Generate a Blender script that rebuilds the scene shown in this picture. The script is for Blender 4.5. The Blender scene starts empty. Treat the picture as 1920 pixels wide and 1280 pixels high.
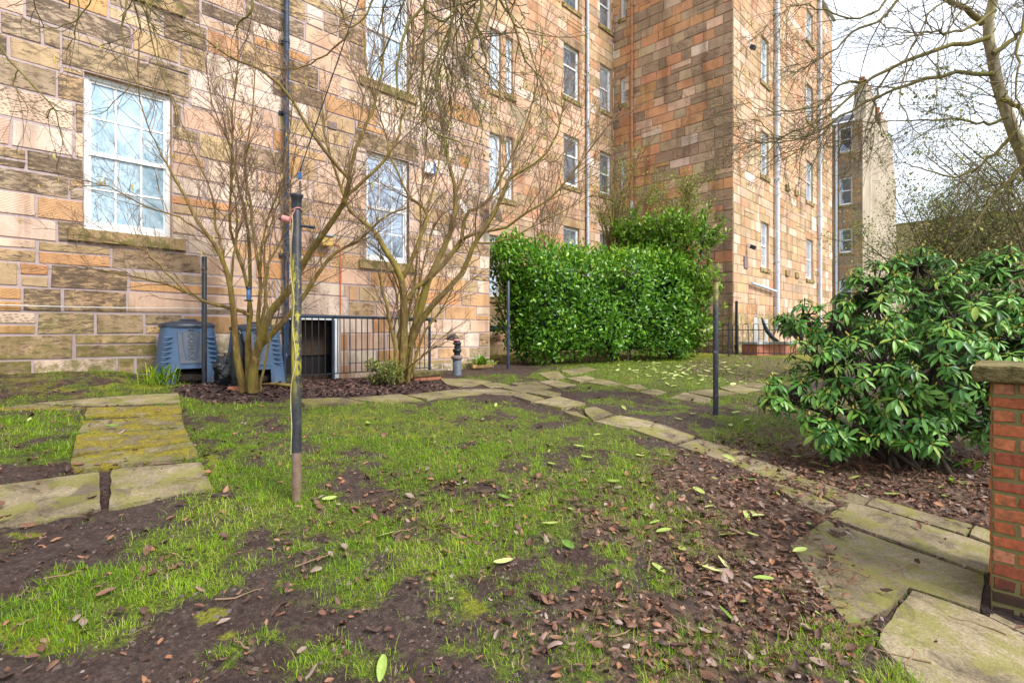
import bpy, bmesh, math, random
import numpy as np
from mathutils import Vector, Matrix, Euler

# ------------------------------------------------------------------ basics
scene = bpy.context.scene
COL = scene.collection
F = 983.0            # focal length in photograph pixels
CX, HY = 960.0, 620.0
CZ = 1.60            # camera height above z = 0
TH = math.atan2(0.7165, 0.6976)     # heading of the long facade
CU, SU = math.cos(TH), math.sin(TH)
rnd = random.Random(7)
R = np.random.RandomState(11)

def P(px, py, Z):
    """world point seen at a photograph pixel, Z metres in front of the camera"""
    return Vector(((px - CX) / F * Z, Z, CZ + (HY - py) / F * Z))

def loc_xy(px, d):
    """facade-local (s) of a pixel column on a plane d metres off along the facade normal"""
    k = (px - CX) / F
    Z = d / (CU - SU * k)
    return Z * (CU * k + SU), Z
def loc_y(px, s):
    k = (px - CX) / F
    Z = s / (CU * k + SU)
    return Z * (CU - SU * k), Z
def zz(py, Z):
    return CZ + (HY - py) / F * Z
def to_world(s, d, z):
    return Vector((s * CU - d * SU, s * SU + d * CU, z))

# ------------------------------------------------------------------ numpy noise
_tab = R.rand(256, 256)
def vnoise(x, y, seed=0):
    x = np.asarray(x, float) + seed * 17.31; y = np.asarray(y, float) + seed * 9.77
    xi = np.floor(x).astype(int); yi = np.floor(y).astype(int)
    fx = x - xi; fy = y - yi
    fx = fx * fx * (3 - 2 * fx); fy = fy * fy * (3 - 2 * fy)
    a = _tab[xi & 255, yi & 255]; b = _tab[(xi + 1) & 255, yi & 255]
    c = _tab[xi & 255, (yi + 1) & 255]; d = _tab[(xi + 1) & 255, (yi + 1) & 255]
    return (a * (1 - fx) + b * fx) * (1 - fy) + (c * (1 - fx) + d * fx) * fy
def fbm(x, y, seed=0, octv=4, rough=0.5):
    t = 0; a = 1; n = 0; f = 1
    for i in range(octv):
        t = t + a * vnoise(np.asarray(x) * f, np.asarray(y) * f, seed + i); n += a; a *= rough; f *= 2.03
    return t / n
def sstep(a, b, x):
    t = np.clip((np.asarray(x, float) - a) / (b - a), 0, 1)
    return t * t * (3 - 2 * t)

# ------------------------------------------------------------------ terrain
_gy = np.linspace(-80, 80, 1601)
_gb = np.interp(_gy, [-80, -6, 0, 2.8, 3.6, 6.7, 12, 15.5, 19, 80],
                [-1.9, -1.85, -1.66, -1.352, -1.257, -0.91, -0.86, -0.76, -0.74, -0.74])
_k = np.hanning(13); _k /= _k.sum()
_gb = np.convolve(np.pad(_gb, 6, mode='edge'), _k, 'valid')
def ground(x, y, pit=True):
    x = np.asarray(x, float); y = np.asarray(y, float)
    xc = np.clip(x, -9, 9)
    b = np.interp(y, [-3, 4, 7, 12, 20], [-.0587, -.0587, -.042, -.012, 0])
    z = np.interp(y, _gy, _gb) + b * xc
    s = x * CU + y * SU; d = -x * SU + y * CU
    # mossy bank against the facade on the left
    z = z + 0.13 * sstep(7.7, 8.7, d) * sstep(2.1, 1.2, s) * sstep(9.8, 9.2, d)
    if pit:
        inside = (s > 3.3) & (s < 6.05) & (d > 8.28) & (d < 9.3)
        z = np.where(inside, z - 0.5, z)
    return z + CZ
def gz(x, y):
    return float(ground(x, y, False))
_zs = np.concatenate([np.arange(1.2, 12, .01), np.arange(12, 60, .05)])
def G(px, py):
    """point of the terrain seen at a photograph pixel"""
    k = (px - CX) / F; v = (HY - py) / F
    g = ground(k * _zs, _zs, False)
    f = CZ + v * _zs - g
    i = np.argmax(f < 0)
    if f[i] >= 0: i = len(_zs) - 1
    Z = _zs[i]
    return Vector((k * Z, Z, float(g[i])))
def project(x, y, z):
    y = np.maximum(y, .2)
    return CX + F * x / y, HY - F * (z - CZ) / y

# ------------------------------------------------------------------ object helpers
def tag(o, label=None, cat=None, group=None, kind=None):
    if label: o['label'] = label
    if cat: o['category'] = cat
    if group: o['group'] = group
    if kind: o['kind'] = kind
    return o
def plant(*a):
    t = thing(*a); t['built_in_place'] = True     # its meshes are modelled in world coordinates
    return t
def thing(name, label, cat, loc=(0, 0, 0), rotz=0, group=None):
    o = bpy.data.objects.new(name, None); COL.objects.link(o)
    o.empty_display_size = .2
    o.location = loc; o.rotation_euler = (0, 0, rotz)
    return tag(o, label, cat, group)
def link(name, me, parent=None, label=None):
    o = bpy.data.objects.new(name, me); COL.objects.link(o)
    if parent is not None:
        o.parent = parent
        if parent.get('built_in_place'): o.matrix_parent_inverse = Matrix.Translation(parent.location).inverted()
    if label: o['label'] = label
    return o

def np_mesh(name, V, faces, mats=(), attrs=None, smooth=False, midx=None):
    """faces: list of (n,k) int arrays; attrs: {name: (type, array per vertex)}"""
    V = np.asarray(V, np.float32)
    me = bpy.data.meshes.new(name)
    me.vertices.add(len(V)); me.vertices.foreach_set('co', V.ravel())
    faces = [np.asarray(f, np.int32) for f in faces if len(f)]
    loops = np.concatenate([f.ravel() for f in faces])
    tot = np.concatenate([np.full(len(f), f.shape[1], np.int32) for f in faces])
    st = np.concatenate([[0], np.cumsum(tot)[:-1]]).astype(np.int32)
    me.loops.add(len(loops)); me.loops.foreach_set('vertex_index', loops)
    me.polygons.add(len(tot)); me.polygons.foreach_set('loop_start', st)
    if midx is not None: me.polygons.foreach_set('material_index', np.asarray(midx, np.int32))
    me.polygons.foreach_set('use_smooth', np.full(len(tot), smooth, bool))
    for m in mats: me.materials.append(m)
    for k, (t, a) in (attrs or {}).items():
        at = me.attributes.new(k, t, 'POINT')
        if t == 'FLOAT_COLOR':
            a = np.asarray(a, np.float32)
            if a.shape[1] == 3: a = np.hstack([a, np.ones((len(a), 1), np.float32)])
            at.data.foreach_set('color', a.ravel())
        else:
            at.data.foreach_set('value', np.asarray(a, np.float32))
    me.update(calc_edges=True)
    return me

class MB:
    """collects simple shapes and links them as one mesh object"""
    def __init__(s): s.v = []; s.f = []; s.sm = []
    def add(s, vs, fs, smooth=False):
        b = len(s.v); s.v += [tuple(v) for v in vs]
        s.f += [tuple(i + b for i in f) for f in fs]; s.sm += [smooth] * len(fs); return s
    def box(s, x0, x1, y0, y1, z0, z1, tr=None):
        vs = [(x, y, z) for z in (z0, z1) for y in (y0, y1) for x in (x0, x1)]
        if tr: vs = [tr(*v) for v in vs]
        return s.add(vs, [(0, 2, 3, 1), (4, 5, 7, 6), (0, 1, 5, 4), (2, 6, 7, 3), (0, 4, 6, 2), (1, 3, 7, 5)])
    def tube(s, pts, rad, n=8, cap=True):
        pts = [Vector(p) for p in pts]; m = len(pts)
        if not hasattr(rad, '__len__'): rad = [rad] * m
        prev = None; rings = []
        for i in range(m):
            t = (pts[min(i + 1, m - 1)] - pts[max(i - 1, 0)]).normalized()
            if prev is None:
                a = Vector((0, 0, 1)) if abs(t.z) < .9 else Vector((1, 0, 0))
                u = t.cross(a).normalized()
            else:
                u = (prev - t * prev.dot(t)).normalized()
            prev = u; w = t.cross(u)
            rings.append([pts[i] + (u * math.cos(2 * math.pi * j / n) + w * math.sin(2 * math.pi * j / n)) * rad[i] for j in range(n)])
        vs = [p for r in rings for p in r]
        fs = [(i * n + j, i * n + (j + 1) % n, (i + 1) * n + (j + 1) % n, (i + 1) * n + j) for i in range(m - 1) for j in range(n)]
        s.add(vs, fs, True)
        if cap:
            s.add(rings[0], [tuple(range(n))[::-1]]); s.add(rings[-1], [tuple(range(n))])
        return s
    def lathe(s, prof, n=20, c=(0, 0, 0), smooth=True):
        vs = []
        for r, z in prof:
            vs += [(c[0] + r * math.cos(2 * math.pi * j / n), c[1] + r * math.sin(2 * math.pi * j / n), c[2] + z) for j in range(n)]
        fs = [(i * n + j, i * n + (j + 1) % n, (i + 1) * n + (j + 1) % n, (i + 1) * n + j) for i in range(len(prof) - 1) for j in range(n)]
        return s.add(vs, fs, smooth)
    def build(s, name, mat, parent=None, label=None, bevel=0):
        me = bpy.data.meshes.new(name); me.from_pydata(s.v, [], s.f)
        me.polygons.foreach_set('use_smooth', s.sm)
        if mat: me.materials.append(mat)
        me.update()
        if bevel:
            bm = bmesh.new(); bm.from_mesh(me)
            bmesh.ops.remove_doubles(bm, verts=bm.verts, dist=1e-5)
            bmesh.ops.bevel(bm, geom=[e for e in bm.edges if e.is_manifold and e.calc_face_angle(0) > .5], offset=bevel, segments=2, affect='EDGES', profile=.6)
            bm.to_mesh(me); bm.free()
        return link(name, me, parent, label)

# batched thin tubes for branches ------------------------------------------------
def tubes_np(lines, sides=5):
    """lines: list of (pts (m,3), radii (m)); returns V, faces"""
    groups = {}
    for p, r in lines: groups.setdefault(len(p), []).append((p, r))
    Vs = []; Fs = []; base = 0
    ang = np.arange(sides) * 2 * np.pi / sides
    for m, g in groups.items():
        Pn = np.array([x[0] for x in g], float); Rn = np.array([x[1] for x in g], float)
        B = len(g)
        T = np.empty_like(Pn)
        T[:, 1:-1] = Pn[:, 2:] - Pn[:, :-2]; T[:, 0] = Pn[:, 1] - Pn[:, 0]; T[:, -1] = Pn[:, -1] - Pn[:, -2]
        T /= np.linalg.norm(T, axis=2, keepdims=True) + 1e-9
        D = Pn[:, -1] - Pn[:, 0]; D /= np.linalg.norm(D, axis=1, keepdims=True) + 1e-9
        ref = np.zeros((B, 3)); mi = np.argmin(np.abs(D), axis=1); ref[np.arange(B), mi] = 1
        U = np.cross(T, ref[:, None, :]); U /= np.linalg.norm(U, axis=2, keepdims=True) + 1e-9
        W = np.cross(T, U)
        V = Pn[:, :, None, :] + Rn[:, :, None, None] * (U[:, :, None, :] * np.cos(ang)[None, None, :, None] + W[:, :, None, :] * np.sin(ang)[None, None, :, None])
        idx = np.arange(B * m * sides).reshape(B, m, sides) + base
        a = idx[:, :-1, :]; b = np.roll(idx, -1, axis=2)[:, :-1, :]; c = np.roll(idx, -1, axis=2)[:, 1:, :]; d = idx[:, 1:, :]
        Fs.append(np.stack([a, b, c, d], -1).reshape(-1, 4)); Vs.append(V.reshape(-1, 3)); base += B * m * sides
    return np.concatenate(Vs), [np.concatenate(Fs)]
def tube_obj(name, lines, mat, parent, sides=5, tint=None):
    V, Fc = tubes_np(lines, sides)
    return link(name, np_mesh(name, V, Fc, [mat], smooth=True), parent)

# batched instancing of a small template into one mesh ---------------------------
def rot_mats(yaw, pitch, roll):
    cy, sy = np.cos(yaw), np.sin(yaw); cp, sp = np.cos(pitch), np.sin(pitch); cr, sr = np.cos(roll), np.sin(roll)
    z = np.zeros_like(cy); o = np.ones_like(cy)
    Rz = np.stack([np.stack([cy, -sy, z], -1), np.stack([sy, cy, z], -1), np.stack([z, z, o], -1)], -2)
    Rx = np.stack([np.stack([o, z, z], -1), np.stack([z, cp, -sp], -1), np.stack([z, sp, cp], -1)], -2)
    Ry = np.stack([np.stack([cr, z, sr], -1), np.stack([z, o, z], -1), np.stack([-sr, z, cr], -1)], -2)
    return Rz @ Rx @ Ry
def frames_from(dirs, normals):
    """matrices with local +Y along dirs and local +Z close to normals"""
    y = dirs / (np.linalg.norm(dirs, axis=1, keepdims=True) + 1e-9)
    x = np.cross(y, normals); x /= np.linalg.norm(x, axis=1, keepdims=True) + 1e-9
    z = np.cross(x, y)
    return np.stack([x, y, z], -1)
def instance_mesh(name, tv, tf, mats3, pos, scale, mat, attrs=None, smooth=True):
    tv = np.asarray(tv, float); n = len(pos); k = len(tv)
    sc = np.asarray(scale, float)
    if sc.ndim == 1: sc = sc[:, None].repeat(3, 1)
    V = np.einsum('nij,nkj->nki', mats3, tv[None] * sc[:, None, :]) + np.asarray(pos)[:, None, :]
    Fs = []
    for f in tf:
        f = np.asarray(f, int)
        Fs.append((f[None] + (np.arange(n) * k)[:, None, None]).reshape(-1, f.shape[1]))
    at = {}
    for nm, (t, a) in (attrs or {}).items():
        at[nm] = (t, np.repeat(np.asarray(a), k, axis=0))
    return np_mesh(name, V.reshape(-1, 3), Fs, [mat], at, smooth)

LEAF_V = [(0, 0, 0), (-.16, .22, .03), (0, .25, 0), (.16, .22, .03), (-.21, .55, .045), (0, .57, .0), (.21, .55, .045),
          (-.13, .82, .0), (0, .84, -.03), (.13, .82, .0), (0, 1.0, -.08)]
LEAF_F = [[(1, 2, 5, 4), (2, 3, 6, 5), (4, 5, 8, 7), (5, 6, 9, 8)], [(0, 2, 1), (0, 3, 2), (7, 8, 10), (8, 9, 10)]]
SLEAF_V = [(0, 0, 0), (-.3, .45, .06), (0, .5, -.02), (.3, .45, .06), (0, 1, -.05)]
SLEAF_F = [[(0, 2, 1), (0, 3, 2), (1, 2, 4), (2, 3, 4)]]
# ------------------------------------------------------------------ materials
class NT:
    def __init__(s, name):
        s.m = bpy.data.materials.new(name); s.m.use_nodes = True
        s.t = s.m.node_tree; s.t.nodes.clear()
        s.out = s.t.nodes.new('ShaderNodeOutputMaterial')
    def n(s, typ, props=None, **inp):
        nd = s.t.nodes.new('ShaderNode' + typ)
        for k, v in (props or {}).items(): setattr(nd, k, v)
        for k, v in inp.items():
            key = int(k[1:]) if k[0] == '_' and k[1:].isdigit() else k.replace('_', ' ')
            s.set(nd.inputs[key], v)
        return nd
    def set(s, sock, v):
        if isinstance(v, bpy.types.NodeSocket): s.t.links.new(v, sock)
        elif isinstance(v, bpy.types.Node): s.t.links.new(v.outputs[0], sock)
        else:
            if hasattr(sock.default_value, '__len__') and len(sock.default_value) == 4 and len(v) == 3: v = (*v, 1)
            sock.default_value = v
    def math(s, op, a, b=0.0, c=None, clamp=False):
        kw = {'_0': a, '_1': b}
        if c is not None: kw['_2'] = c
        return s.n('Math', {'operation': op, 'use_clamp': clamp}, **kw).outputs[0]
    def mix(s, f, a, b, blend='MIX'):
        nd = s.t.nodes.new('ShaderNodeMix'); nd.data_type = 'RGBA'; nd.blend_type = blend
        s.set(nd.inputs[0], f); s.set(nd.inputs[6], a); s.set(nd.inputs[7], b)
        return nd.outputs[2]
    def ramp(s, f, stops):
        nd = s.t.nodes.new('ShaderNodeValToRGB'); s.set(nd.inputs[0], f)
        el = nd.color_ramp.elements
        while len(el) < len(stops): el.new(0.5)
        for e, (p, c) in zip(el, stops):
            e.position = p; e.color = (*c, 1) if len(c) == 3 else c
        return nd.outputs[0]
    def rng(s, v, a, b, c=0.0, d=1.0):
        return s.n('MapRange', {'interpolation_type': 'SMOOTHSTEP'}, Value=v, From_Min=a, From_Max=b, To_Min=c, To_Max=d).outputs[0]
    def noise(s, vec, scale, detail=4, rough=.55, dist=0.0):
        nd = s.n('TexNoise', Scale=scale, Detail=detail, Roughness=rough, Distortion=dist)
        if vec is not None: s.set(nd.inputs['Vector'], vec)
        return nd.outputs['Fac']
    def map(s, vec, scale=(1, 1, 1), rot=(0, 0, 0), loc=(0, 0, 0)):
        return s.n('Mapping', Vector=vec, Scale=scale, Rotation=rot, Location=loc).outputs[0]
    def bump(s, h, strength=.5, dist=.02):
        return s.n('Bump', Height=h, Strength=strength, Distance=dist).outputs[0]
    def attr(s, name):
        return s.n('Attribute', {'attribute_name': name})
    def done(s, col, rough=.7, normal=None, spec=.5, metal=0.0, transl=0.0):
        b = s.n('BsdfPrincipled')
        s.set(b.inputs['Base Color'], col); s.set(b.inputs['Roughness'], rough); s.set(b.inputs['Metallic'], metal)
        s.set(b.inputs['Specular IOR Level'], spec)
        if normal is not None: s.set(b.inputs['Normal'], normal)
        o = b.outputs[0]
        if transl:
            tr = s.n('BsdfTranslucent'); s.set(tr.inputs['Color'], col)
            mx = s.n('MixShader'); s.set(mx.inputs[0], transl); s.set(mx.inputs[1], o); s.set(mx.inputs[2], tr.outputs[0]); o = mx.outputs[0]
        s.t.links.new(o, s.out.inputs[0])
        return s.m

def m_stone():
    t = NT('sandstone'); tc = t.n('TexCoord').outputs['Object']
    col = t.attr('col').outputs['Color']; pr = t.n('SeparateColor', Color=t.attr('prm').outputs['Color'])
    wth, tool, rn = pr.outputs[0], pr.outputs[1], pr.outputs[2]
    sp = t.n('SeparateXYZ', Vector=tc)
    h = t.math('ADD', sp.outputs[0], sp.outputs[1])
    hx = t.math('ADD', h, t.math('MULTIPLY', rn, 61.0))
    v = t.n('CombineXYZ', X=hx, Y=t.math('MULTIPLY', rn, 23.0), Z=sp.outputs[2]).outputs[0]
    big = t.noise(v, 2.6, 5, .6)
    fine = t.noise(v, 55, 4, .7)
    streak = t.noise(t.map(v, (7, 7, 21)), 1.0, 8, .72, .5)
    c = t.mix(1.0, col, t.ramp(big, [(.25, (.7, .66, .62)), (.5, (1, 1, 1)), (.78, (1.16, 1.12, 1.05))]), 'MULTIPLY')
    c = t.mix(.5, c, t.ramp(fine, [(.3, (.72, .7, .68)), (.7, (1.15, 1.15, 1.15))]), 'MULTIPLY')
    # weathered dark skin in streaks
    thr = t.math('SUBTRACT', .73, t.math('MULTIPLY', wth, .30))
    f = t.math('MULTIPLY', t.rng(t.math('SUBTRACT', streak, thr), -.07, .09), t.rng(wth, .02, .2))
    c = t.mix(t.math('MULTIPLY', f, .85), c, t.mix(big, (.036, .030, .030), (.16, .11, .078)))
    # tooling: droved lines and punched dots
    wv = t.n('TexWave', {'wave_type': 'BANDS', 'bands_direction': 'Z'}, Vector=t.map(v, (1, 1, 1), (0, .5, 0)), Scale=11.0, Distortion=3.5, Detail=2.0, Detail_Scale=2.0).outputs['Fac']
    wl = t.math('MULTIPLY', wv, t.math('MULTIPLY', t.rng(tool, .2, .3), t.rng(tool, .62, .55)))
    vo = t.n('TexVoronoi', Vector=t.map(v, (17, 17, 30), (0, .3, 0)), Scale=1.0, Randomness=.55).outputs['Distance']
    pk = t.math('MULTIPLY', t.rng(vo, .36, .2), t.rng(tool, .62, .7))
    c = t.mix(t.math('MULTIPLY', wl, .09), c, t.mix(1.0, c, (.62, .55, .5), 'MULTIPLY'))
    c = t.mix(t.math('MULTIPLY', pk, .55), c, t.mix(1.0, c, (.42, .34, .28), 'MULTIPLY'))
    # green algae near the ground
    zl = t.math('ADD', sp.outputs[2], t.math('MULTIPLY', t.noise(v, 1.3, 4, .6), 1.1))
    aa = t.attr('alg').outputs['Fac']
    alg = t.math('MULTIPLY', t.rng(t.math('SUBTRACT', zl, aa), 1.6, .65), t.rng(t.noise(tc, 7, 5, .7), .36, .60))
    c = t.mix(t.math('MULTIPLY', alg, t.math('MINIMUM', aa, .85)), c, (.17, .155, .035))
    # soot, damp runs and large tonal drift that ignore the joints
    run = t.noise(t.map(tc, (2.6, 2.6, .30)), 1.0, 5, .6, .3)
    drift = t.noise(tc, .55, 4, .6)
    c = t.mix(1.0, c, t.ramp(run, [(.34, (.66, .62, .59)), (.50, (1, 1, 1)), (.8, (1.06, 1.05, 1.04))]), 'MULTIPLY')
    c = t.mix(1.0, c, t.ramp(drift, [(.32, (.80, .77, .75)), (.52, (1, 1, 1)), (.75, (1.12, 1.10, 1.07))]), 'MULTIPLY')
    hgt = t.math('ADD', t.math('MULTIPLY', streak, t.math('ADD', .25, wth)), t.math('ADD', t.math('MULTIPLY', fine, .35), t.math('MULTIPLY', t.math('ADD', t.math('MULTIPLY', wl, .45), t.math('MULTIPLY', pk, 1.4)), -.35)))
    return t.done(c, .9, t.bump(hgt, .75, .022), .25)
def m_mortar(c0=(.43, .34, .335)):
    t = NT('mortar'); tc = t.n('TexCoord').outputs['Object']
    n = t.noise(tc, 9, 6, .65)
    return t.done(t.mix(n, tuple(x * .65 for x in c0), tuple(min(1, x * 1.35) for x in c0)), .95, t.bump(t.noise(tc, 60, 3), .5, .01), .2)
def m_noise(name, a, b, scale=8, rough=.6, bump=.2, bscale=None, spec=.4, metal=0., detail=5, coord='Object', dist=.01):
    t = NT(name); tc = t.n('TexCoord').outputs[coord]
    n = t.noise(tc, scale, detail, .6)
    c = t.ramp(n, [(.3, a), (.7, b)])
    return t.done(c, t.rng(n, .2, .8, max(.05, rough - .12), min(1, rough + .12)), t.bump(t.noise(tc, bscale or scale * 3, 4), bump, dist) if bump else None, spec, metal)
def m_leaf(name, stops, rough=.35, transl=.22, spec=.5, und=None):
    t = NT(name)
    a = t.attr('rnd').outputs['Fac']
    c = t.ramp(a, stops)
    if und is not None:
        gm = t.n('NewGeometry')
        c = t.mix(t.math('MULTIPLY', gm.outputs['Backfacing'], .6), c, und)
    return t.done(c, rough, None, spec, 0, transl)
def m_bark(name, a, b, moss=None, mossamt=.5, scale=6):
    t = NT(name); tc = t.n('TexCoord').outputs['Object']
    n = t.noise(t.map(tc, (1, 1, .25)), scale * 4, 7, .75)
    c = t.ramp(n, [(.32, tuple(x * .6 for x in a)), (.5, a), (.68, b)])
    c = t.mix(t.math('MULTIPLY', t.rng(t.noise(tc, 14, 5, .7), .60, .68), .7), c, (.05, .035, .02))
    if moss:
        g = t.noise(tc, scale * .5, 4, .6)
        c = t.mix(t.math('MULTIPLY', t.rng(g, .42, .62), mossamt), c, moss)
    return t.done(c, .85, t.bump(n, .8, .012), .25)

M = {}
M['stone'] = m_stone()
M['mortar'] = m_mortar()
M['oldmortar'] = m_mortar((.34, .255, .195))
M['mossmortar'] = m_mortar((.19, .17, .07))
M['white'] = m_noise('white_paint', (.68, .69, .70), (.84, .84, .83), 5, .35, .05)
M['offwhite'] = m_noise('cream_paint', (.55, .50, .42), (.72, .68, .60), 6, .5, .1)
M['dark'] = m_noise('interior_shade', (.008, .008, .009), (.02, .017, .016), 3, .8, 0)
M['darkbrown'] = m_noise('brown_blind', (.045, .028, .018), (.075, .048, .03), 3, .8, 0)
M['bluepipe'] = m_noise('blue_black_pipe_paint', (.012, .022, .040), (.030, .055, .10), 14, .35, .15)
M['blackpaint'] = m_noise('chipped_black_paint', (.010, .011, .014), (.035, .038, .048), 18, .4, .3)
M['pipegrey'] = m_noise('grey_pipe_paint', (.40, .46, .56), (.66, .70, .76), 12, .5, .2)
M['rust'] = m_noise('rusty_pipe', (.30, .10, .03), (.48, .26, .14), 9, .75, .3)
M['slate'] = m_noise('roof_slate', (.05, .055, .065), (.10, .105, .115), 10, .6, .3)
M['bag'] = m_noise('black_polythene', (.006, .006, .008), (.016, .017, .022), 12, .22, .9, 14, .6, dist=.03)
M['rope'] = m_noise('pale_cord', (.55, .53, .48), (.72, .70, .66), 30, .8, .2)
M['orangecable'] = m_noise('orange_cable', (.62, .15, .05), (.78, .24, .10), 20, .5, 0)
M['cord'] = m_noise('yellowed_cord', (.40, .34, .16), (.58, .52, .30), 30, .8, .2)
M['pinkcord'] = m_noise('pink_cord', (.62, .22, .20), (.75, .36, .33), 30, .7, 0)
M['terracotta'] = m_noise('terracotta', (.30, .10, .05), (.46, .19, .11), 12, .8, .2)
M['card'] = m_noise('cardboard', (.42, .27, .17), (.60, .42, .29), 5, .85, .1)
M['tarp'] = m_noise('black_tarpaulin', (.010, .011, .014), (.03, .032, .04), 9, .35, .6, 12)
M['yellowbox'] = m_noise('yellow_plastic', (.62, .40, .10), (.75, .52, .18), 6, .5, 0)
M['bluebit'] = m_noise('blue_plastic', (.03, .10, .26), (.06, .18, .40), 6, .4, 0)
M['greybox'] = m_noise('grey_plastic', (.30, .32, .34), (.45, .47, .48), 6, .5, .05)
M['lowpipe'] = m_noise('slate_grey_pipe', (.07, .085, .11), (.15, .17, .20), 8, .6, .3)
M['vent'] = m_noise('vent_clay', (.16, .11, .11), (.26, .19, .18), 10, .8, .2)
M['harl'] = m_noise('pale_harling', (.44, .37, .29), (.62, .54, .43), 1.2, .95, .5, 30)

def m_harl():
    t = NT('stained_harling'); tc = t.n('TexCoord').outputs['Object']
    c = t.ramp(t.noise(tc, .5, 5, .6), [(.3, (.34, .275, .20)), (.7, (.52, .44, .34))])
    c = t.mix(t.math('MULTIPLY', t.rng(t.noise(t.map(tc, (1.2, 1.2, .12)), 1.0, 6, .7), .5, .68), .5), c, (.17, .13, .10))
    return t.done(c, .95, t.bump(t.noise(tc, 30, 4), .5, .01), .2)
M['harl'] = m_harl()
def m_bin():
    t = NT('blue_grey_plastic'); tc = t.n('TexCoord').outputs['Object']
    n = t.noise(tc, 4, 5, .6); f = t.noise(tc, 45, 3)
    c = t.ramp(n, [(.3, (.055, .105, .19)), (.7, (.085, .15, .26))])
    sp = t.n('SeparateXYZ', Vector=tc)
    dirt = t.math('MULTIPLY', t.rng(t.math('ADD', sp.outputs[2], t.math('MULTIPLY', n, .5)), .5, .2), .55)
    c = t.mix(dirt, c, (.10, .095, .08))
    return t.done(c, t.rng(n, .2, .8, .38, .6), t.bump(f, .12, .004), .4)
M['bin'] = m_bin()
M['binpanel'] = m_noise('faded_grey_plastic', (.10, .115, .145), (.15, .165, .195), 5, .55, .1)
M['binlid'] = m_noise('dark_lid_plastic', (.016, .024, .042), (.035, .05, .08), 6, .4, .1)

def m_sill():
    t = NT('mossy_sill_stone'); tc = t.n('TexCoord').outputs['Object']
    n = t.noise(tc, 6, 6, .65)
    c = t.ramp(t.noise(tc, 3, 5, .6), [(.3, (.34, .22, .11)), (.7, (.50, .36, .20))])
    c = t.mix(t.rng(n, .40, .6), c, (.15, .135, .04))
    c = t.mix(t.rng(t.noise(tc, 9, 5, .7), .58, .7), c, (.05, .045, .035))
    return t.done(c, .95, t.bump(n, .7, .02), .2)
M['sill'] = m_sill()
def m_glass(name, tint, refl=.42, pat=0.0, tint2=None, rough=.02):
    t = NT(name); tc = t.n('TexCoord').outputs['Object']
    n = t.noise(t.map(tc, (1, 1, .7)), 3.0, 5, .7, 1.0)
    c = t.mix(t.rng(n, .35, .65), tint, tint2 or tuple(x * .6 for x in tint))
    d = t.n('BsdfDiffuse', Color=c)
    w = t.noise(tc, 1.6, 2, .5)
    g = t.n('BsdfGlossy', Color=(.78, .88, 1.0), Roughness=rough, Normal=t.bump(w, .06, .05))
    mx = t.n('MixShader'); t.set(mx.inputs[0], refl); t.set(mx.inputs[1], d.outputs[0]); t.set(mx.inputs[2], g.outputs[0])
    t.t.links.new(mx.outputs[0], t.out.inputs[0]); return t.m
M['glass_pale'] = m_glass('frosted_pale_glass', (.26, .41, .50), .25, 1, (.48, .61, .68))
M['glass'] = m_glass('window_glass', (.05, .075, .11), .42, 1, (.22, .28, .34))  # dark and pale mottle paints tree reflections into the pane
M['glass_blue'] = m_glass('blue_window_glass', (.26, .33, .40), .45, 1, (.50, .57, .62))
M['glass_dark'] = m_glass('dark_window_glass', (.03, .035, .05), .22, 1, (.08, .09, .12))

def m_ground():
    t = NT('muddy_soil'); tc = t.n('TexCoord').outputs['Object']
    a = t.n('SeparateColor', Color=t.attr('msk').outputs['Color'])
    g, mo, li = a.outputs[0], a.outputs[1], a.outputs[2]
    n1 = t.noise(tc, 1.7, 6, .6); n2 = t.noise(tc, 13, 6, .7); n3 = t.noise(tc, 70, 4, .7)
    c = t.mix(.55, t.ramp(n2, [(.28, (.015, .008, .007)), (.5, (.060, .036, .029)), (.72, (.135, .092, .078))]), t.ramp(t.noise(tc, 34, 6, .75), [(.34, (.010, .006, .005)), (.5, (.056, .034, .027)), (.66, (.155, .105, .09))]))
    c = t.mix(t.rng(n1, .45, .65), c, t.mix(1.0, c, (.85, .72, .66), 'MULTIPLY'))
    gc = t.ramp(t.noise(tc, 50, 5, .75), [(.33, (.022, .020, .008)), (.5, (.085, .11, .010)), (.66, (.23, .28, .02))])
    c = t.mix(t.math('MULTIPLY', t.rng(t.math('ADD', g, t.math('MULTIPLY', t.math('SUBTRACT', n2, .5), 1.6)), .28, .66), .85), c, gc)
    mc = t.ramp(n3, [(.3, (.09, .095, .010)), (.7, (.27, .26, .02))])
    c = t.mix(t.rng(t.math('ADD', mo, t.math('MULTIPLY', t.math('SUBTRACT', n2, .5), 1.2)), .40, .68), c, mc)
    lc = t.ramp(t.n('TexVoronoi', Vector=tc, Scale=26.0).outputs['Color'], [(.2, (.05, .026, .016)), (.5, (.11, .06, .036)), (.8, (.20, .13, .09))])
    c = t.mix(t.math('MULTIPLY', t.rng(t.math('ADD', li, t.math('MULTIPLY', t.math('SUBTRACT', n2, .5), .8)), .3, .6), .85), c, lc)
    hh = t.math('ADD', t.math('MULTIPLY', n2, 1.0), t.math('MULTIPLY', n3, .35))
    return t.done(c, t.rng(n1, .3, .7, .55, .9), t.bump(hh, .9, .05), .35)
M['ground'] = m_ground()
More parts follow.
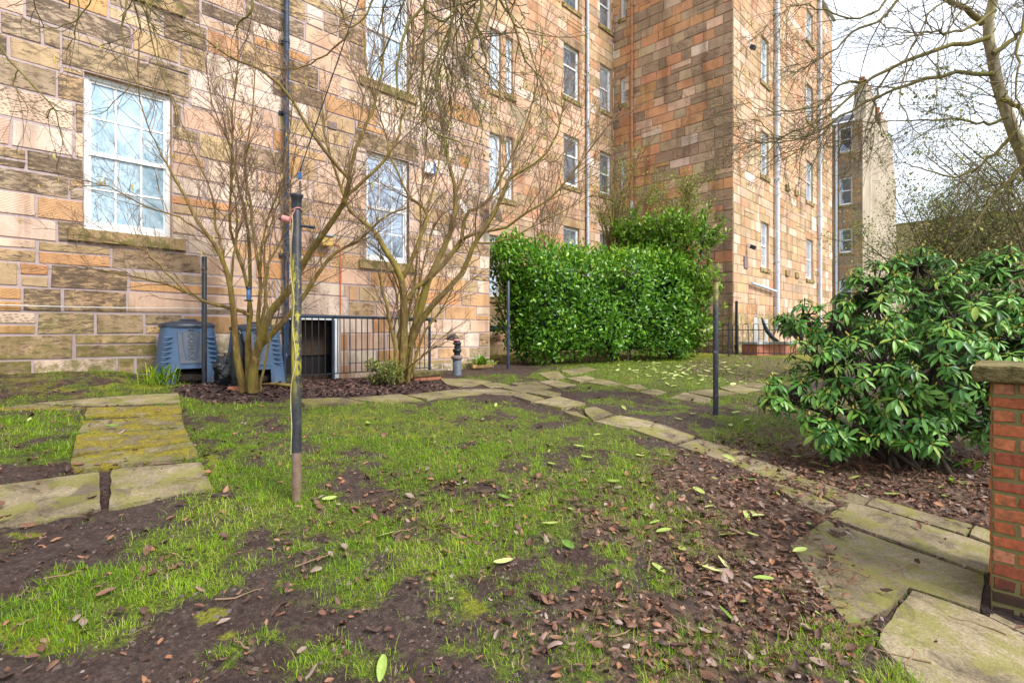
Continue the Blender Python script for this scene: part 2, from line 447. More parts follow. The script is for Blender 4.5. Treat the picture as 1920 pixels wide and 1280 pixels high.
def m_slab():
    t = NT('flagstone'); tc = t.n('TexCoord').outputs['Object']
    at = t.n('SeparateColor', Color=t.attr('prm').outputs['Color'])
    mossy, tone = at.outputs[0], at.outputs[1]
    n1 = t.noise(tc, 2.2, 6, .62); n2 = t.noise(tc, 11, 6, .7); n3 = t.noise(tc, 90, 4, .7)
    c = t.ramp(n1, [(.28, (.14, .11, .068)), (.5, (.255, .215, .14)), (.72, (.38, .325, .225))])
    c = t.mix(1.0, c, t.mix(tone, (.70, .66, .60), (1.15, 1.1, 1.05)), 'MULTIPLY')
    c = t.mix(.9, c, t.ramp(t.noise(tc, 60, 6, .8), [(.34, (.50, .48, .46)), (.5, (1, 1, 1)), (.68, (1.45, 1.42, 1.38))]), 'MULTIPLY')
    c = t.mix(t.math('MULTIPLY', t.rng(t.noise(tc, 3.3, 6, .7, .8), .50, .62), .7), c, (.085, .068, .045))
    alg = t.rng(t.noise(tc, 4.5, 7, .72, .5), .46, .60)
    c = t.mix(t.math('MULTIPLY', alg, .62), c, t.mix(n3, (.12, .12, .016), (.28, .27, .04)))
    cr = t.n('TexVoronoi', {'feature': 'DISTANCE_TO_EDGE'}, Vector=t.n('VectorMath', {'operation': 'ADD'}, _0=tc, _1=t.n('TexNoise', Scale=2.5, Detail=5.0).outputs['Color']).outputs[0], Scale=.95).outputs['Distance']
    crk = t.math('MULTIPLY', t.rng(cr, .010, .003), t.rng(n2, .46, .56))
    c = t.mix(t.math('MULTIPLY', crk, .18), c, (.03, .022, .016))
    mf = t.rng(t.math('ADD', t.math('MULTIPLY', mossy, .66), t.math('MULTIPLY', t.math('SUBTRACT', t.noise(tc, 5, 6, .7), .5), 1.5)), .34, .52)
    mc = t.ramp(t.noise(tc, 45, 5, .7), [(.3, (.10, .085, .006)), (.5, (.22, .17, .012)), (.7, (.38, .31, .03))])
    c = t.mix(t.math('MULTIPLY', mf, .92), c, mc)
    h = t.math('ADD', t.math('MULTIPLY', n2, .8), t.math('ADD', t.math('MULTIPLY', n3, .4), t.math('MULTIPLY', mf, .7)))
    return t.done(c, t.rng(n2, .3, .7, .6, .95), t.bump(h, .9, .02), .3)
M['slab'] = m_slab()
def m_brick():
    t = NT('red_brick'); tc = t.n('TexCoord').outputs['Object']
    col = t.attr('col').outputs['Color']
    n = t.noise(tc, 40, 5, .7); b = t.noise(tc, 7, 4, .6)
    c = t.mix(1.0, col, t.ramp(b, [(.3, (.75, .72, .7)), (.7, (1.15, 1.1, 1.08))]), 'MULTIPLY')
    c = t.mix(.9, c, t.ramp(n, [(.32, (.58, .54, .52)), (.7, (1.25, 1.22, 1.2))]), 'MULTIPLY')
    c = t.mix(t.math('MULTIPLY', t.rng(t.noise(tc, 9, 7, .75), .50, .66), .65), c, (.13, .085, .045))
    sp = t.n('SeparateXYZ', Vector=tc)
    c = t.mix(t.math('MULTIPLY', t.rng(t.math('ADD', sp.outputs[2], t.math('MULTIPLY', b, .14)), .26, .17), .93), c, (.030, .022, .019))
    return t.done(c, .85, t.bump(n, .5, .006), .3)
M['brick'] = m_brick()
M['cap'] = m_noise('mossy_coping', (.075, .065, .022), (.40, .33, .17), 16, .95, 1.0, 40, .2, 8, dist=.03)
def m_mosspole():
    t = NT('black_pole_with_moss'); tc = t.n('TexCoord').outputs['Object']
    n = t.noise(tc, 16, 6, .7); n2 = t.noise(t.map(tc, (1, 1, .45)), 30, 5, .7)
    c = t.ramp(n, [(.3, (.012, .013, .016)), (.62, (.035, .036, .042)), (.8, (.14, .13, .14))])
    sp = t.n('SeparateXYZ', Vector=tc)
    z = sp.outputs[2]
    side = t.math('MULTIPLY', sp.outputs[0], -9.0)
    band = t.math('MULTIPLY', t.rng(z, 1.72, 1.62), t.rng(z, .6, 1.0))
    f = t.rng(t.math('ADD', t.math('ADD', side, t.math('MULTIPLY', t.math('SUBTRACT', n2, .5), 2.6)), t.math('MULTIPLY', t.rng(z, 1.2, 1.0), .25)), -.13, .20)
    c = t.mix(t.math('MULTIPLY', band, f), c, t.ramp(n, [(.3, (.20, .18, .008)), (.7, (.42, .36, .025))]))
    c = t.mix(t.rng(z, .335, .325), c, t.ramp(n, [(.3, (.12, .075, .045)), (.7, (.24, .17, .12))]))
    return t.done(c, .5, t.bump(n, .5, .006), .4)
M['mosspole'] = m_mosspole()
def m_greenpole():
    t = NT('black_pole_with_green_top'); tc = t.n('TexCoord').outputs['Object']
    n = t.noise(tc, 20, 6, .7); z = t.n('SeparateXYZ', Vector=tc).outputs[2]
    c = t.ramp(n, [(.35, (.012, .014, .02)), (.6, (.03, .034, .05)), (.72, (.30, .30, .33))])
    f = t.rng(t.math('ADD', z, t.math('MULTIPLY', t.math('SUBTRACT', n, .5), .7)), 1.25, 1.6)
    c = t.mix(f, c, t.ramp(n, [(.3, (.14, .12, .02)), (.7, (.30, .26, .06))]))
    return t.done(c, .5, t.bump(n, .4, .005), .4)
M['greenpole'] = m_greenpole()
M['bark_hazel'] = m_bark('hazel_bark', (.15, .095, .030), (.38, .25, .085), (.22, .18, .03), .6)
M['bark_vase'] = m_bark('vase_shrub_bark', (.17, .115, .038), (.40, .29, .105), (.28, .23, .035), .7)
M['twig'] = m_noise('twig_bark', (.15, .088, .050), (.30, .20, .12), 5, .8, 0)
M['twigdark'] = m_noise('dark_twig_bark', (.10, .075, .042), (.23, .175, .09), 5, .8, 0)
M['twiggreen'] = m_noise('mossy_twig_bark', (.12, .095, .025), (.28, .23, .065), 4, .85, .2)
M['birch'] = m_bark('pale_birch_bark', (.36, .29, .18), (.70, .62, .46), (.26, .24, .07), .75, 3)
M['stemdark'] = m_noise('dark_stem', (.03, .022, .015), (.09, .065, .045), 9, .9, .3)
M['laurel'] = m_leaf('laurel_leaf', [(0, (.022, .08, .007)), (.42, (.095, .26, .015)), (.75, (.20, .42, .025)), (1, (.44, .58, .07))], .32, .30)
M['bush'] = m_leaf('light_laurel_leaf', [(0, (.05, .14, .010)), (.5, (.16, .34, .02)), (1, (.34, .50, .05))], .4, .3)
M['rhodo'] = m_leaf('rhododendron_leaf', [(0, (.026, .10, .018)), (.42, (.095, .27, .040)), (.78, (.21, .42, .065)), (1, (.32, .43, .07))], .38, .26, .45, (.17, .25, .09))
M['bud'] = m_noise('yellow_bud', (.45, .34, .05), (.60, .48, .10), 20, .6, 0)
M['yleaf'] = m_leaf('spring_leaf', [(0, (.16, .20, .025)), (.5, (.28, .33, .04)), (1, (.42, .46, .08))], .5, .35)
M['oleaf'] = m_leaf('olive_leaf', [(0, (.07, .13, .035)), (.5, (.19, .25, .05)), (.8, (.36, .38, .07)), (1, (.55, .50, .12))], .5, .35)
M['catkin'] = m_noise('catkin', (.50, .38, .08), (.65, .52, .16), 30, .8, 0)
M['grass'] = m_leaf('grass_blade', [(0, (.060, .125, .006)), (.40, (.155, .31, .007)), (.70, (.28, .46, .010)), (.88, (.44, .50, .03)), (1, (.52, .44, .20))], .5, .3, .3)
M['paleleaf'] = m_leaf('pale_fallen_leaf', [(0, (.10, .24, .04)), (.35, (.30, .42, .08)), (.75, (.50, .56, .17)), (1, (.66, .68, .32))], .45, .2)
M['brownleaf'] = m_leaf('dead_leaf', [(0, (.035, .018, .012)), (.35, (.11, .052, .033)), (.62, (.20, .098, .058)), (.76, (.34, .15, .07)), (.9, (.27, .19, .155)), (1, (.40, .32, .27))], .6, .1)
M['mulch'] = m_leaf('bark_chip', [(0, (.020, .011, .011)), (.6, (.068, .036, .032)), (1, (.17, .10, .08))], .8, 0, .2)
# ------------------------------------------------------------------ stone walls
def sub_rect(r, o):
    a0, a1, b0, b1 = r; c0, c1, d0, d1 = o
    if a1 <= c0 + 1e-6 or a0 >= c1 - 1e-6 or b1 <= d0 + 1e-6 or b0 >= d1 - 1e-6: return [r]
    out = []
    if a0 < c0: out.append((a0, c0, b0, b1))
    if a1 > c1: out.append((c1, a1, b0, b1))
    m0, m1 = max(a0, c0), min(a1, c1)
    if b0 < d0: out.append((m0, m1, b0, d0))
    if b1 > d1: out.append((m0, m1, d1, b1))
    return out

class StoneWall:
    def __init__(s, place, s0, s1, z0, z1, openings, pick, seed, ch=(.2, .34), bl=(.35, 1.05), joint=.016, proj=.012, jit=.005, quoin=(False, False), alg=0.0, chz=None, split=None, lintel=.30, depth=.14, bev=.008):
        s.place = place; s.rg = random.Random(seed)
        s.V = []; s.Fq = []; s.c = []; s.p = []; s.a = []; s.mi = []
        rects = []
        rg = s.rg
        forced = []
        cut = [(o[0], o[1], o[2], o[3]) for o in openings]
        for o in openings:
            e = rg.uniform(.16, .28)
            forced.append((o[0] - e, o[1] + e, o[3], o[3] + lintel))
        z = z0
        ci = 0
        while z < z1 - .05:
            lo, hi = chz(z) if chz else ch
            h = min(rg.uniform(lo, hi), z1 - z)
            if z1 - z - h < .1: h = z1 - z
            x = s0; first = True
            while x < s1 - .02:
                L = rg.uniform(*bl)
                if rg.random() < .15: L *= .5
                if first:
                    L = (.62 if ci % 2 else .33) if quoin[0] else L * rg.uniform(.3, 1)
                if s1 - x - L < .25: L = s1 - x
                if quoin[1]:
                    q = .62 if ci % 2 else .33
                    if x < s1 - q - .02 and x + L > s1 - q: L = s1 - q - x if s1 - q - x > .2 else s1 - x
                x2 = min(s1, x + L)
                if h > .215 and rg.random() < (split(x, z) if split else .08):
                    m = z + h * rg.uniform(.4, .6)
                    rects += [(x, x2, z, m), (x, x2, m, z + h)]
                else: rects.append((x, x2, z, z + h))
                x = x2; first = False
            z += h; ci += 1
        for o in cut + forced:
            n = []
            for r in rects: n += sub_rect(r, o)
            rects = n
        f2 = forced
        for o in cut:
            n = []
            for r in f2: n += sub_rect(r, o)
            f2 = n
        for r in rects + f2:
            if r[1] - r[0] < .03 or r[3] - r[2] < .025: continue
            s.block(r, joint, proj, jit, bev, pick, alg)
        # mortar bed with the openings left out
        xs = sorted({s0, s1, *[v for o in cut for v in o[:2] if s0 < v < s1]})
        zs = sorted({z0, z1, *[v for o in cut for v in o[2:] if z0 < v < z1]})
        for i in range(len(xs) - 1):
            for j in range(len(zs) - 1):
                mx, mz = (xs[i] + xs[i + 1]) / 2, (zs[j] + zs[j + 1]) / 2
                if any(o[0] < mx < o[1] and o[2] < mz < o[3] for o in cut): continue
                s.quad([(xs[i], -.004, zs[j]), (xs[i + 1], -.004, zs[j]), (xs[i + 1], -.004, zs[j + 1]), (xs[i], -.004, zs[j + 1])], 1)
        for o in cut:   # reveals
            a, b, c, d = o
            for q in ([(a, 0, c), (a, 0, d), (a, -depth, d), (a, -depth, c)], [(b, 0, c), (b, 0, d), (b, -depth, d), (b, -depth, c)],
                      [(a, 0, d), (b, 0, d), (b, -depth, d), (a, -depth, d)], [(a, 0, c), (b, 0, c), (b, -depth, c), (a, -depth, c)]):
                s.quad(q, 0, pick(a, c, rg))
    def quad(s, q, mi, cp=None):
        b = len(s.V); s.V += [s.place(*v) for v in q]; s.Fq.append((b, b + 1, b + 2, b + 3)); s.mi.append(mi)
        col, w, t = cp if cp else ((.3, .25, .2), .1, 0)
        s.c += [col] * 4; s.p += [(w, t, s.rg.random())] * 4; s.a += [0.6] * 4
    def block(s, r, joint, proj, jit, bev, pick, alg):
        rg = s.rg; a, b, c, d = r
        j = joint / 2
        a += j; b -= j; c += j; d -= j
        if b - a < .02 or d - c < .015: return
        o = rg.uniform(.3, 1) * proj
        J = lambda: rg.uniform(-jit, jit)
        cs = [(a + J(), c + J()), (b + J(), c + J()), (b + J(), d + J()), (a + J(), d + J())]
        mx, mz = (a + b) / 2, (c + d) / 2
        bv = min(bev, (b - a) * .2, (d - c) * .2)
        fr = [(x + (bv if x < mx else -bv), z + (bv if z < mz else -bv)) for x, z in cs]
        base = len(s.V)
        s.V += [s.place(x, -.006, z) for x, z in cs] + [s.place(x, o + J() * .5, z) for x, z in fr]
        s.Fq += [(base + 4, base + 5, base + 6, base + 7)] + [(base + i, base + (i + 1) % 4, base + 4 + (i + 1) % 4, base + 4 + i) for i in range(4)]
        s.mi += [0] * 5
        col, w, t = pick(mx, mz, rg)
        rv = rg.random()
        s.c += [col] * 8; s.p += [(w, t, rv)] * 8; s.a += [alg(mx, mz) if callable(alg) else alg] * 8
    def build(s, name, parent, label=None, mats=None):
        me = np_mesh(name, s.V, [np.array(s.Fq)], mats or [M['stone'], M['mortar']],
                     {'col': ('FLOAT_COLOR', np.array(s.c)), 'prm': ('FLOAT_COLOR', np.array(s.p)), 'alg': ('FLOAT', np.array(s.a))}, midx=s.mi)
        return link(name, me, parent, label)

def jitter(c, rg, v=.07, h=.03):
    k = 1 + rg.uniform(-v, v)
    return tuple(max(.01, x * k * (1 + rg.uniform(-h, h))) for x in c)
PALE = [(.73, .54, .41), (.70, .49, .36), (.75, .61, .50), (.69, .47, .34)]
ORNG = [(.60, .34, .16), (.58, .31, .145), (.64, .41, .23), (.58, .34, .185)]
TAN = [(.54, .38, .22), (.50, .35, .20), (.56, .42, .27)]
DARK = [(.50, .35, .20), (.44, .31, .185), (.54, .375, .21), (.45, .34, .235)]
def pick_near(sx, z, rg):
    zr = z - CZ
    if .6 < sx < 2.4 and 3.5 < zr < 3.86: return jitter((.47, .35, .205), rg, .03), .72, 0
    w_dark = .16
    if sx < 1.0: w_dark = .62
    elif sx < 2.7 and zr < 1.15: w_dark = .6
    elif sx < 2.4 and zr > 2.6: w_dark = .62
    elif sx < 4 and zr > 3.2: w_dark = .34
    elif sx > 7.2: w_dark = .40
    if sx < 2.6 and zr < -.05: w_dark = .95
    w_or = .34 if zr < 1.6 else .15
    if sx > 4.5 and zr < 2: w_or = .30
    w_dark *= (.75 if sx < 2.7 else .3) + (.9 if sx < 2.7 else 1.3) * float(sstep(.32, .68, vnoise(sx * .55 + 3, z * .6, 71)))
    r = rg.random()
    if r < w_dark: return jitter(rg.choice(DARK), rg), rg.uniform(.55, 1.0), 0.0
    if rg.random() < w_or:
        return jitter(rg.choice(ORNG), rg), rg.choice([0, 0, .1, .2]), rg.choice([.4, 0, .8, 0, .8])
    if rg.random() < .22: return jitter(rg.choice(TAN), rg), rg.uniform(.1, .5), 0.0
    return jitter(rg.choice(PALE), rg), rg.choice([0, 0, 0, .15]), rg.choice([.4, 0, 0, .8, 0])
RED = [(.63, .37, .22), (.61, .39, .26), (.65, .43, .29), (.61, .35, .20), (.59, .41, .28)]
def pick_far(sx, z, rg):
    r = rg.random()
    if r < .12: return jitter(rg.choice(DARK), rg), rg.uniform(.25, .6), 0
    if r < .50: return jitter(rg.choice(RED), rg), rg.choice([0, .1, .25]), 0
    if r < .66: return jitter(rg.choice(RED), rg, .16), rg.choice([0, .15, .3]), 0
    if r < .86: return jitter(rg.choice(TAN), rg), rg.uniform(0, .3), 0
    return jitter(rg.choice(PALE), rg), 0.05, 0
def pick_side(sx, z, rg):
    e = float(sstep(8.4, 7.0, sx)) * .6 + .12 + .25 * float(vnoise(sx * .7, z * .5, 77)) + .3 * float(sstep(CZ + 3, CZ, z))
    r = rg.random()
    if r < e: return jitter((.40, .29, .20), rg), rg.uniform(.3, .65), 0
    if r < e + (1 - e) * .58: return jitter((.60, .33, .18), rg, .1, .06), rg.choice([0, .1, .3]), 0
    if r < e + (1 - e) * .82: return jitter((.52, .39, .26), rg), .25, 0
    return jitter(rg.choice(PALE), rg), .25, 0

# ------------------------------------------------------------------ windows
def make_window(parent, place, o, cols=2, rows=1, toprow=None, glass='glass', bar=.018, sillh=.16, sillw=.15, label=None, sill=True, meet=.5):
    s0, s1, z0, z1 = o
    tr = lambda x, y, z: place(x, y, z)
    w = MB(); f = .055; dp = .135
    B = lambda a, b, c, d, o0, o1: w.box(a, b, o0, o1, c, d, tr)
    B(s0 + .002, s0 + f, z0 + .002, z1 - .002, -dp, -.075); B(s1 - f, s1 - .002, z0 + .002, z1 - .002, -dp, -.075)
    B(s0 + f, s1 - f, z1 - f * 1.2, z1 - .002, -dp, -.078); B(s0 + f, s1 - f, z0 + .002, z0 + f * 1.3, -dp, -.072)
    zm = z0 + (z1 - z0) * meet
    B(s0 + f, s1 - f, zm - .03, zm + .03, -dp, -.083)
    a, b = s0 + f, s1 - f
    B(a, a + .03, z0 + f * 1.3, zm - .03, -dp, -.098); B(b - .03, b, z0 + f * 1.3, zm - .03, -dp, -.098)
    B(a, a + .03, zm + .03, z1 - f * 1.2, -dp, -.092); B(b - .03, b, zm + .03, z1 - f * 1.2, -dp, -.092)
    B(a + .03, b - .03, z0 + f * 1.3, z0 + f * 1.3 + .06, -dp, -.1); B(a + .03, b - .03, z1 - f * 1.2 - .035, z1 - f * 1.2, -dp, -.094)
    for zl, zh, nr in ((z0 + f * 1.3 + .06, zm - .03, rows), (zm + .03, z1 - f * 1.2 - .035, toprow if toprow is not None else rows)):
        for i in range(1, cols):
            x = a + (b - a) * i / cols; B(x - bar / 2, x + bar / 2, zl, zh, -dp + .005, -.106)
        for j in range(1, nr):
            zq = zl + (zh - zl) * j / nr; B(a + .03, b - .03, zq - bar / 2, zq + bar / 2, -dp + .007, -.108)
    win = w.build('window', M['white'], parent, label)
    g = MB(); g.box(a - .01, b + .01, -dp + .012, -dp + .018, z0 + f, z1 - f, tr)
    g.build('pane', M[glass], win)
    if sill:
        k = MB(); k.box(s0 - sillw, s1 + sillw, -.12, .055, z0 - sillh, z0 - .003, tr)
        k.build('sill', M['sill'], win, bevel=.008)
    return win

# ------------------------------------------------------------------ the tenement
D1 = 9.0
DT = 6.94
ST, _ = loc_xy(1375, DT)
DR = loc_y(1150, ST)[0]
S1, _ = loc_xy(918, D1)
SE, _ = loc_xy(1560, DT)
ZB = .1
ZTOP = CZ + 15.7
FARM = [M['stone'], M['oldmortar']]
near = lambda s, o, z: (s, D1 - o, z)
rear = lambda s, o, z: (s, DR - o, z)
towr = lambda s, o, z: (s, DT - o, z)
tows = lambda t, o, z: (ST - o, t, z)

ten = thing('tenement_building', 'tall tan and orange sandstone tenement with white sash windows wrapping the back green', 'building', (0, 0, 0), TH)

def op(pxl, pxr, pyt, pyb, d, at=None):
    """opening on a facade plane; heights read at the left edge unless at is given"""
    a, Za = loc_xy(pxl, d); b, Zb = loc_xy(pxr, d)
    Z = Za if at is None else (Zb if at == 'r' else (Za + Zb) / 2)
    return (a, b, zz(pyb, Z), zz(pyt, Z))
W1 = op(158, 322, 133, 429, D1)
W2 = op(687, 767, 281, 487, D1)
FLH = 3.48
near_wins = [W1, W2, (W1[0], W1[1], W1[2] + FLH, W1[3] + FLH), (W2[0], W2[1], W2[2] + FLH, W2[3] + FLH),
             (W1[0], W1[1], W1[2] + 2 * FLH, W1[3] + 2 * FLH), (W2[0], W2[1], W2[2] + 2 * FLH, W2[3] + 2 * FLH)]
BAS = (3.72, loc_xy(638, D1)[0], CZ - 1.25, CZ + .27)
w = StoneWall(near, -5, S1, ZB, ZTOP, near_wins + [BAS], pick_near, 5, quoin=(False, True),
              chz=lambda z: (.22, .33) if z < CZ + 1.1 else (.27, .40), bl=(.42, 1.15), split=lambda x, z: .55 if (x < 2.6 and z < CZ + 1.2) else .12, alg=lambda x, z: 1.05 if x < 3.2 else (.6 if x > 6.8 else .12), lintel=.36, joint=.026, proj=.012, jit=.008)
w.build('wall', ten)
for i, o in enumerate(near_wins):
    make_window(ten, near, o, cols=3, rows=2, glass='glass_pale' if i == 0 else ('glass_blue' if i in (3, 5) else 'glass'), sillh=.17, sillw=.17, bar=.024,
                label='large window with frosted pale blue panes' if i == 0 else None)
# basement opening with a white right-hand jamb
bw = MB(); dpt = .16
bw.box(BAS[1] - .085, BAS[1] - .003, -dpt, -.03, BAS[2], BAS[3] - .002, near); bw.box(BAS[0] + .003, BAS[1] - .085, -dpt, -.035, BAS[3] - .075, BAS[3] - .002, near)
bwin = bw.build('basement_door_frame', M['white'], ten, 'white frame of the dark basement opening')
g = MB(); g.box(BAS[0], BAS[1], -dpt - .30, -dpt - .29, BAS[2], BAS[3], near); g.build('shade_panel', M['dark'], bwin)  # black sheet and lining stand in for the unlit interior
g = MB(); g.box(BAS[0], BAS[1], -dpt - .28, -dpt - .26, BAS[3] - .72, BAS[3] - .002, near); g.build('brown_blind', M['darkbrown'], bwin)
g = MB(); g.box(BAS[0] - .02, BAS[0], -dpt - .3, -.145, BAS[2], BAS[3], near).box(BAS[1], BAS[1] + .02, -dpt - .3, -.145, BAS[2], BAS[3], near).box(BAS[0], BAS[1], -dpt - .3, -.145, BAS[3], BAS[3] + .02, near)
g.build('shade_lining', M['dark'], bwin)
# plinth course at the corner and the return of the near block
pl = StoneWall(lambda s, o, z: (s, D1 - .07 - o, z), 6.15, S1 + .07, ZB, CZ - .70, [], pick_near, 9, ch=(.16, .22), bl=(.3, .8), alg=1.0, jit=.012, proj=.03)
pl.build('plinth', ten)
pb = MB(); pb.box(6.15, S1 + .07, D1 - .062, D1 - .012, ZB, CZ - .695); pb.build('plinth_backing', M['mossmortar'], ten)
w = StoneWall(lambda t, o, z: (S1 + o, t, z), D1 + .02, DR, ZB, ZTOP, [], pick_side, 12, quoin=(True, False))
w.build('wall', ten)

# recessed rear facade
rw = []
for row in ((50, 165, 67, 175), (247, 366, 255, 373), (440, 556, 448, 560)):
    rw.append((op(917, 939, row[0], row[1], DR), 'glass_blue'))
    rw.append((op(949, 962, row[2], row[3], DR), 'glass_blue'))
for a, b in ((79, 178), (250, 345), (423, 520)):
    rw.append((op(1057, 1086, a, b, DR), 'glass'))
rw.append((op(1057, 1086, -95, 5, DR), 'glass'))
for a, b in ((118, 203), (282, 362), (432, 515), (-40, 45)):
    rw.append((op(1125, 1146, a, b, DR), 'glass_blue' if a == 118 else 'glass'))
w = StoneWall(rear, S1, ST, ZB, ZTOP, [o for o, _ in rw], pick_far, 21, ch=(.29, .38), bl=(.45, 1.0), quoin=(False, False), alg=.5)
w.build('wall', ten, mats=FARM)
for i, (o, gl) in enumerate(rw):
    make_window(ten, rear, o, cols=1 if i > 5 else 2, rows=1, glass=gl, sillw=.12, bar=.03, meet=.62 if i in (6, 7, 9) else .5)
# tower: side face and long face
sw = []
for a, b in ((-42, 37), (148, 196), (300, 356)):
    ta, Za = loc_y(1163, ST); tb, Zb = loc_y(1172, ST)
    sw.append((min(ta, tb), max(ta, tb), zz(b, Za), zz(a, Za)))
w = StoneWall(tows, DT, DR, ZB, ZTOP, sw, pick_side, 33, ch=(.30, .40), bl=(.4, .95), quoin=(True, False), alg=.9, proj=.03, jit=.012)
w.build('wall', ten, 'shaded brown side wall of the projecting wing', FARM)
for o in sw: make_window(ten, tows, o, cols=1, rows=1, glass='glass', sillw=.08)
tw = []
for a, b in ((64, 150), (243, 326), (415, 501), (-118, -28)):
    tw.append((op(1427, 1441, a, b, DT), 0))
for a, b in ((13, 72), (153, 222), (299, 375), (447, 522)):
    tw.append((op(1512, 1524, a, b, DT), 1))
w = StoneWall(towr, ST, SE, ZB, ZTOP, [o for o, _ in tw], pick_far, 41, ch=(.29, .38), bl=(.45, 1.0), quoin=(True, True), alg=1.7)
w.build('wall', ten, mats=FARM)
for o, k in tw: make_window(ten, towr, o, cols=2 if k == 0 and o[3] < CZ + 5 else 1, rows=2 if k == 0 and o[3] < CZ + 5 else 1, glass='glass_blue', sillw=.12)
eb = MB(); eb.box(SE - .01, SE, DT + .01, DR, ZB, ZTOP); eb.build('end_wall', M['harl'], ten)
# eaves gutters and slate roof planes
gt = MB()
gt.box(-5, S1 + .15, D1 - .18, D1 - .02, ZTOP + .004, ZTOP + .13); gt.box(S1 + .15, ST - .18, DR - .18, DR - .02, ZTOP + .004, ZTOP + .13); gt.box(ST - .15, SE + .1, DT - .18, DT - .02, ZTOP + .004, ZTOP + .13)
gt.box(ST - .18, ST - .02, DT - .15, DR - .2, ZTOP + .007, ZTOP + .133)
gt.build('gutter', M['pipegrey'], ten)
rf = MB()
for a, b, d0, d1 in ((-5, S1, D1, D1 + 6), (S1, ST, DR, DR + 5), (ST, SE, DT, DT + 7)):
    rf.add([(a, d0 - .15, ZTOP + .135), (b, d0 - .15, ZTOP + .135), (b, d1, ZTOP + 4.5), (a, d1, ZTOP + 4.5)], [(0, 1, 2, 3)])
rf.build('roof', M['slate'], ten)
def downpipe(place, s, z0, z1, mat, r=.05, off=.10, step=1.75, foot=None, label=None):
    m = MB(); m.tube([place(s, off, z0), place(s, off, z1)], r, 10)
    p = m.build('downpipe', M[mat], ten, label)
    z = z0 + .5
    while z < z1:
        c = MB(); c.tube([place(s, off, z - .035), place(s, off, z + .035)], r * 1.22, 10)
        c.box(s - .09, s + .09, .0, .04, z - .03, z + .03, place); z += step
        c.build('pipe_collar', M[mat], p)
    if foot:
        q = MB(); q.tube([place(*f) for f in foot], r * 1.02, 10); q.build('pipe_shoe', M[mat], p)
    return p
s_dp = loc_xy(532, D1)[0]
downpipe(near, s_dp, CZ - .42, ZTOP, 'bluepipe', .045, .11, 1.2, [(s_dp, .11, CZ - .40), (s_dp - .06, .14, CZ - .5), (s_dp - .22, .30, CZ - .68)], 'dark blue downpipe with splayed shoe')
downpipe(rear, loc_xy(1098, DR)[0], ZB, ZTOP, 'pipegrey', .055)
pr = downpipe(tows, loc_y(1187, ST)[0], CZ + 5.0, ZTOP, 'rust', .055, label='rusty orange downpipe')
downpipe(tows, loc_y(1187, ST)[0], ZB, CZ + 4.98, 'pipegrey', .055, label='grey lower length of the rusty downpipe')
downpipe(towr, loc_xy(1451, DT)[0], CZ - 1.0, ZTOP, 'pipegrey', .085, .13, 3.2)
downpipe(towr, loc_xy(1532, DT)[0], ZB, ZTOP, 'pipegrey', .075, .13, 3.2)
downpipe(towr, loc_xy(1378, DT)[0], CZ - 1.0, CZ + 1.0, 'blackpaint', .04, .06, label='short black pipe at the corner')
q = MB(); a = loc_xy(1403, DT)[0]; b = loc_xy(1450, DT)[0]
q.tube([towr(a, .12, zz(531, loc_xy(1403, DT)[1])), towr(b - .1, .13, zz(547, loc_xy(1450, DT)[1]))], .055, 8)
q.build('waste_pipe', M['pipegrey'], ten, 'pale waste pipe sloping into the downpipe')
q = MB(); a, Za = loc_xy(912, DR); b = loc_xy(948, DR)[0]
q.tube([rear(a - .8, .35, zz(618, Za)), rear(a + .5, .35, zz(616, Za) + .02), rear(a + .62, .3, zz(616, Za) + .02)], .085, 10)
q.build('drain_pipe', M['bluepipe'], ten, 'blue horizontal drain pipe at the recess')
def fitting(name, place, s, z, ws, wz, depth, mat, label=None):
    m = MB(); m.box(s - ws / 2, s + ws / 2, .012, depth, z - wz / 2, z + wz / 2, place); return m.build(name, M[mat], ten, label, bevel=.006)
a, Za = loc_xy(623, D1); fitting('air_vent', near, a, zz(236, Za), .16, .13, .03, 'vent')
for px, py in ((1475, 353), (1492, 362), (1475, 512), (1493, 516)):
    a, Za = loc_xy(px, DT); fitting('air_vent', towr, a, zz(py, Za), .42, .24, .07, 'sill')
a, Za = loc_xy(1397, DT); fitting('meter_box', towr, a, zz(492, Za), .34, .42, .05, 'vent')
a, Za = loc_xy(740, D1); fitting('air_vent', near, a, zz(590, Za), .22, .14, .03, 'vent')

# things fixed to the facade ---------------------------------------------------
def wall_thing(name, label, cat, px, py, place, d, off=.02, group=None):
    s, Z = loc_xy(px, d); x, y, z = place(s, off, zz(py, Z))
    return thing(name, label, cat, to_world(x, y, z), TH, group)
def dish(px, py, r, label, yaw):
    t = wall_thing('satellite_dish', label, 'satellite dish', px, py, near, D1, .30)
    m = MB(); m.lathe([(.001, 0), (r * .5, .018), (r * .85, .055), (r, .085), (r * 1.01, .095), (r * .85, .065), (r * .5, .03), (.001, .012)], 24)
    o = m.build('reflector', M['offwhite'], t); o.rotation_euler = (math.radians(70), 0, yaw)
    m = MB(); m.tube([(0, 0, 0), (0, .14, -.08), (0, .29, -.08)], .018, 8).box(-.05, .05, .27, .285, -.16, 0); m.build('bracket', M['greybox'], t)
    m = MB(); m.tube([(0, -.02, -r * .8), (.12 * math.sin(yaw), -r * 1.0, -.05)], .010, 6); m.build('feed_arm', M['greybox'], t)
dish(908, 400, .29, 'large white satellite dish on the stone wall at the building corner', 1.05)
dish(845, 395, .17, 'small round white satellite dish beside the larger dish on the wall', .5)
t = wall_thing('alarm_box', 'white and blue alarm box high on the wall behind the vase shaped shrub', 'alarm box', 800, 316, near, D1)
m = MB(); m.box(-.13, .10, -.10, 0, -.12, .12); m.build('casing', M['white'], t, bevel=.015)
m = MB(); m.box(.105, .16, -.10, 0, -.12, .12); m.build('end_panel', M['bluebit'], t, bevel=.006)
